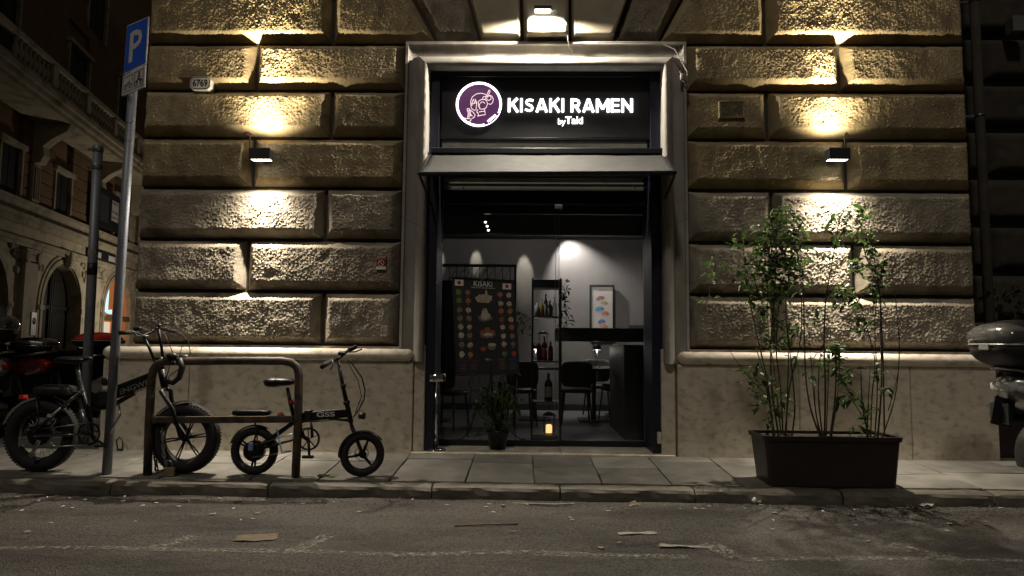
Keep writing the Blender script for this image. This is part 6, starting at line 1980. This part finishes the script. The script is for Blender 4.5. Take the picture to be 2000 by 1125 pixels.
# surface in courses so windows sit in reveals
for z in np.arange(5.6, 8.2, .43):
    edges = sorted([S0] + [w[0] - .72 for w in WIN] + [w[0] + .72 for w in WIN] + [S1])
    for a, b in zip(edges[::2], edges[1::2]): part('stone_course', M().box(a, b, 0.0, .19, z, z + .40), MT['palazzo_up'], pal, bevel=.02)
edges = sorted([S0] + [w[0] - .95 for w in WINU[:4]] + [w[0] + .95 for w in WINU[:4]] + [S1])
m = M()
for a, b in zip(edges[::2], edges[1::2]): m.box(a, b, 0.05, .19, 9.2, 12.9)
m.box(S0, S1, .05, .19, 12.901, 13.3); m.box(S0, 1.1, .05, .19, 13.301, 24); m.box(3.2, S1, .05, .19, 13.301, 24)
part('upper_facing', m, MT['palazzo_up'], pal)
for (x, z0, z1), hw in [(w, .60) for w in WIN] + [(w, .85) for w in WINU]:
    fr_ = M(); fr_.box(x - hw - .12, x - hw, -.05, .17, z0, z1); fr_.box(x + hw, x + hw + .12, -.05, .17, z0, z1); fr_.box(x - hw - .2, x + hw + .2, -.12, .17, z1 + .001, z1 + .16)
    wd = part('window', fr_, MT['palazzo'], pal, bevel=.01)
    part('pane', M().box(x - hw, x + hw, .12, .17, z0, z1), MT['black_satin'], wd)
    sm_ = M()
    for s in (-1, 1):
        sm_.box(x + s * hw * .5 - hw * .46, x + s * hw * .5 + hw * .46, .06, .10, z0 + .03, z1 - .03)
    part('shutter', sm_, MT['shutter'], wd)
# balcony: slab, corbels, balusters, rail
m = M(); m.box(S0, S1, -1.25, .05, 8.45, 8.62); m.box(S0, S1, -1.35, .05, 8.621, 8.80); m.box(S0, S1, -1.10, .05, 8.30, 8.449)
part('balcony_slab', m, MT['palazzo'], pal, bevel=.02)
part('balcony_rail', M().box(S0, S1, -1.28, -1.02, 9.58, 9.76), MT['palazzo'], pal, bevel=.02)
part('balcony_base', M().box(S0, S1, -1.28, -1.02, 8.801, 8.92), MT['palazzo'], pal)
me = M().lathe([(.07, 8.92), (.07, 8.98), (.045, 9.02), (.10, 9.15), (.095, 9.25), (.04, 9.42), (.07, 9.50), (.07, 9.58)], (0, -1.15, 0), 'z', 8).mesh('baluster')
me.materials.append(MT['palazzo'])
x = -6.2; kk = 0
while x < 8.5:
    if kk % 9 == 8:
        part('balcony_pier', M().box(x - .16, x + .16, -1.30, -1.0, 8.92, 9.58), MT['palazzo'], pal)
        x += .12
    else:
        o = bpy.data.objects.new('baluster', me); COL.objects.link(o); o.parent = pal; o.location = (x, 0, 0)
    x += .27; kk += 1
for x in (-7.6, -2.1, 2.9, 7.2):
    m = M().prism([(-.25, 0), (.25, 0), (.25, .1), (-.25, .1)], 0, .01)
    m = M()
    prof_ = [(0.0, 6.9), (-.25, 6.95), (-.35, 7.2), (-.30, 7.5), (-.55, 7.75), (-1.0, 8.05), (-1.1, 8.30), (0.0, 8.30)]
    vs = [(x - .22, y, z) for y, z in prof_] + [(x + .22, y, z) for y, z in prof_]
    nP = len(prof_)
    m.add(vs, [tuple(range(nP)), tuple(range(2 * nP - 1, nP - 1, -1))] + [((i + 1) % nP, i, nP + i, nP + (i + 1) % nP) for i in range(nP)])
    m.box(x - .26, x + .26, -.10, 0.0, 5.56, 6.9)
    for s in (-.14, 0, .14): m.box(x + s - .03, x + s + .03, -.14, -.101, 5.7, 6.8)
    part('corbel', m, MT['palazzo'], pal, bevel=.015)
# boxed shop signs on the mezzanine
bx = part('sign_case', M().box(2.25, 4.6, -.35, -.02, 5.70, 7.25), MT['dark_plastic'], pal, bevel=.02)
part('sign_face', M().box(3.75, 4.5, -.365, -.352, 6.10, 6.95), MT['white_paint'], bx)
part('sign_face', M().box(2.5, 3.4, -.365, -.352, 5.9, 7.0), MT['grey_paint'], bx)
for j, (s_, zq) in enumerate((('SERVIZIO', 6.78), ('NOTTURNO', 6.40), ('SABATO', 6.18))):
    text_mesh(s_, .17, MT['print_black'], bx, 'lettering', (4.12, -.367, zq), extrude=.001, width=.66)
bx2 = part('sign_case', M().box(2.35, 4.6, -.32, -.03, 4.36, 4.74), MT['dark_plastic'], pal, bevel=.01)
part('sign_face', M().box(2.5, 3.0, -.33, -.321, 4.40, 4.62), MT['white_paint'], bx2); part('sign_face', M().box(3.8, 4.5, -.33, -.321, 4.40, 4.62), MT['white_paint'], bx2)
# raised pavement of the far side of the side street
sk = M(); sk.box(S0, S1, -1.6, 0.0, -.3, -.02)
fp = struct(link('far_pavement', sk.mesh('far_pavement'), MT['slab']))
fp.location = PQ; fp.rotation_euler = (0, 0, rzp)

# ------------------------------------------------------------------ neighbouring wall on the right, with downpipe
nb = thing('neighbour_building', 'unlit recessed stone building beyond the right corner', 'building', (0, 0, 0))
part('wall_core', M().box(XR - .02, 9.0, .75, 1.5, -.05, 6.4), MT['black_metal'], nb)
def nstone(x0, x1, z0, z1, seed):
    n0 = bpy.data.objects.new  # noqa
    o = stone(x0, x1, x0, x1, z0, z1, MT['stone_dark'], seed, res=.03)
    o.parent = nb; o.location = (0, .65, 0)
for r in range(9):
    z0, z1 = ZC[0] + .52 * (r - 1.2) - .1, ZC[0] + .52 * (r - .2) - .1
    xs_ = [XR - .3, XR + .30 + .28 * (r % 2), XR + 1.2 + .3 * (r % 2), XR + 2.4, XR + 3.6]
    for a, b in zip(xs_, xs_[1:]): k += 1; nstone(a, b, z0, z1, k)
dp0, dp1 = W(1898, 0, .22), W(1927, 640, .22)
dpo = thing('downpipe', 'dark grey downpipe running down the right corner of the stone building', 'downpipe', (dp1.x + .03, .22, .05))
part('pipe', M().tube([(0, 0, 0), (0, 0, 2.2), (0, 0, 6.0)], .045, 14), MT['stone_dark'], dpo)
for z in (1.3, 3.4, 4.6): part('bracket', M().torus((0, 0, z), .047, .008, 'z', 16, 6).bar((-.04, .02, z), (-.15, .02, z), .02, .02), MT['steel'], dpo)
ub = thing('utility_box', 'small grey box high on the unlit neighbouring wall', 'box', tuple(W(1985, 50, .50)))
part('casing', M().box(-.07, .07, -.05, .08, -.09, .09), MT['ceil_beam'], ub, bevel=.01)
part('lid', M().box(-.075, .075, -.055, -.051, -.08, .08), MT['ceil_beam'], ub, bevel=.003)
hd = thing('hedge_plant', 'dim leafy bush against the neighbouring wall above the right scooter', 'bush', (W(1965, 600, .3).x, .3, .05))
OH = Vector(hd.location); sp8 = []
part('trough', M().box(-.3, .6, -.15, .15, 0, .35), MT['planter'], hd, bevel=.02)
for i in range(9):
    x = -.2 + .09 * i
    part('stem', M().tube([(x, 0, .3), (x + rgp.uniform(-.06, .06), 0, 1.0), (x + rgp.uniform(-.12, .12), 0, rgp.uniform(1.4, 1.75))], .006, 5), MT['stem'], hd)
for _ in range(330): sp8.append(Vector((rgp.uniform(-.25, .65), rgp.uniform(-.12, .12), rgp.uniform(.75, 1.72))))
put_leaves(hd, sp8, rgp, 200)

# ------------------------------------------------------------------ litter on the road and pavement
RZ = ROAD_Z + 0.006
rz_ = lambda p: globals()['rz'](p.x, p.y) + 0.002
def lit(name, label, cat, px, py, mk, mt, rz=0.0, group=None, z=None):
    p = G(px, py, RZ if z is None else z)
    o = link(name, mk.mesh(name), mt, None)
    o.location = (p.x, p.y, (rz_(p) if z is None else z)); o.rotation_euler = (0, 0, rz)
    return tag(o, label, cat, group)
def sheet(w, d, n=5, h=.012, seed=0):
    r = random.Random(seed); m = M(); vs = []
    for i in range(n + 1):
        for j in range(n + 1):
            e = 0.12 if i in (0, n) or j in (0, n) else 0
            vs.append(((i / n - .5) * w + r.uniform(-e, e) * w * .4, (j / n - .5) * d + r.uniform(-e, e) * (d * .4 if d > w * .3 else d * 2.2), .002 + r.random() * h))
    return m.add(vs, [(i * (n + 1) + j, (i + 1) * (n + 1) + j, (i + 1) * (n + 1) + j + 1, i * (n + 1) + j + 1) for i in range(n) for j in range(n)])
lit('cardboard_sheet', 'flattened torn piece of cardboard on the road at lower left', 'cardboard', 502, 1049, sheet(.24, .14, 4, .008, 1), MT['card'], .15)
lit('wooden_stick', 'thin brown stick lying on the road below the doorway', 'stick', 950, 1027, M().tube([(-.21, -.02, .008), (0, .01, .01), (.21, .03, .009)], .006, 6), MT['twig'], .05)
lit('plastic_straw', 'long pale straw lying in the gutter below the doorway', 'straw', 1058, 987, M().tube([(-.22, .01, .01), (.1, 0, .012), (.2, .012, .015), (.24, .03, .012)], .007, 6), MT['paper'], -.04)
lit('paper_strip', 'torn white paper strip on the road right of the stick', 'paper', 1246, 1043, sheet(.24, .05, 4, .006, 3), MT['paper'], .12)
lit('paper_strip', 'longer ragged white paper strip nearest the worn corner marking', 'paper', 1338, 1067, sheet(.30, .04, 5, .006, 4), MT['paper'], -.08)
lit('paper_cup', 'small crushed beige paper cup against the kerb', 'cup', 1289, 970, M().lathe([(.001, -.04), (.018, -.04), (.020, -.01), (.027, .0), (.028, .045), (.001, .04)], (0, 0, .026), 'x', 14), MT['paper'], -.5)
lit('crumpled_tissue', 'crumpled white tissue in the gutter left of the planter', 'tissue', 1474, 983, M().sup((0, 0, .025), .025, .02, .03, 1.4, 1.4, 9, 6).sup((.05, .01, .015), .03, .02, .016, 1.5, 1.3, 8, 5), MT['white_paint'], .3)
lit('wire_ring', 'thin pale plastic ring lying in the gutter right of the planter', 'ring', 1762, 989, M().torus((0, 0, .006), .075, .004, 'z', 30, 6), MT['paper'])
lit('plastic_wrapper', 'crumpled shiny wrapper beside the plastic ring', 'wrapper', 1812, 990, sheet(.11, .05, 5, .03, 6), MT['clear_lens'], .1)
lit('dry_leaf', 'curled brown leaf in the gutter left of the straw', 'leaf', 888, 970, sheet(.07, .045, 3, .02, 7), MT['card'], .2)
lit('dry_leaf', 'brown leaf in the gutter right of the straw', 'leaf', 1240, 987, sheet(.08, .05, 3, .025, 8), MT['card'], -.2)
lit('dry_leaf', 'small brown leaf near the kerb below the folding bike', 'leaf', 838, 969, sheet(.06, .03, 3, .015, 9), MT['card'], .1)
lit('tube_scrap', 'dark broken tube lying in the gutter below the folding bike', 'scrap', 600, 968, M().tube([(-.05, -.02, .012), (.05, .03, .016)], .013, 8), MT['twig'], .1)
lit('bottle_cap_scrap', 'small dark crushed scrap in the gutter below the left rack post', 'scrap', 419, 966, M().sup((0, 0, .015), .025, .02, .016, 1.3, 1.3, 8, 5), MT['dark_plastic'])
lit('paper_scrap', 'flat white paper scrap in the gutter below the padlock', 'paper', 362, 966, sheet(.07, .03, 3, .008, 10), MT['white_paint'], .1)
lit('green_wrapper', 'flattened green plastic bag on the pavement by the right rack post', 'plastic bag', 632, 931, sheet(.20, .07, 5, .012, 11), mat('green plastic', (.10, .12, .04), .5, c2=(.05, .07, .02), vs=20), 0, z=.006)
lit('road_stone', 'round pale pebble at the left end of the straw', 'pebble', 983, 990, M().sup((0, 0, .01), .016, .014, .012, 1, 1, 10, 6), MT['paper'])
rl = random.Random(12)
bm_ = M().tube([(-.016, 0, .005), (.016, 0, .005)], .0042, 6).mesh('cigarette_butt'); bm_.materials.append(MT['white_paint'])
bs_ = sheet(.030, .018, 2, .006, 33).mesh('paper_crumb'); bs_.materials.append(MT['paper'])
for i in range(46):
    px = rl.uniform(20, 1980); py = 972 + abs(rl.gauss(0, 1)) * 26 + (px - 1000) * .006
    if py > 1110: continue
    p = G(px, py, RZ)
    o = bpy.data.objects.new('cigarette_butt', bm_); COL.objects.link(o); o.location = (p.x, p.y, rz_(p)); o.rotation_euler = (0, 0, rl.uniform(0, 3.14))
    tag(o, 'tiny white cigarette butt lying on the road near the kerb', 'cigarette butt', 'cigarette butts strewn along the gutter')
for i in range(26):
    px = rl.uniform(20, 1980); py = 976 + rl.random() ** 1.6 * 110
    p = G(px, py, RZ)
    o = bpy.data.objects.new('paper_crumb', bs_); COL.objects.link(o); o.location = (p.x, p.y, rz_(p)); o.rotation_euler = (0, 0, rl.uniform(0, 3.14)); s = rl.uniform(.5, 1.6); o.scale = (s, s, s)
    tag(o, 'small torn crumb of pale paper on the road', 'paper', 'paper crumbs strewn on the road')
# dark debris: leaf mould and grit in the gutter
gm = M(); 
for i in range(1500):
    px = rl.uniform(0, 2000); py = 972 + (px - 1000) * .006 + abs(rl.gauss(0, 1)) * (9 if px < 1200 else 16)
    if rl.random() < .45: px = rl.gauss(1780, 110); py = 1002 + rl.gauss(0, 8)
    p = G(px, py, RZ); zq_ = rz_(p) - .002; s = rl.uniform(.003, .011); a = rl.uniform(0, 6.28)
    gm.add([(p.x + s * math.cos(a + q * 2.09) * rl.uniform(.5, 1.3), p.y + s * math.sin(a + q * 2.09), zq_ + .001) for q in range(3)] + [(p.x, p.y, zq_ + s * .6)], [(0, 1, 3), (1, 2, 3), (2, 0, 3)])
o = part('gutter_grit', gm, MT['soil'], None); o['kind'] = 'stuff'; o['label'] = 'dark leaf mould and grit along the gutter'; o['category'] = 'grit'
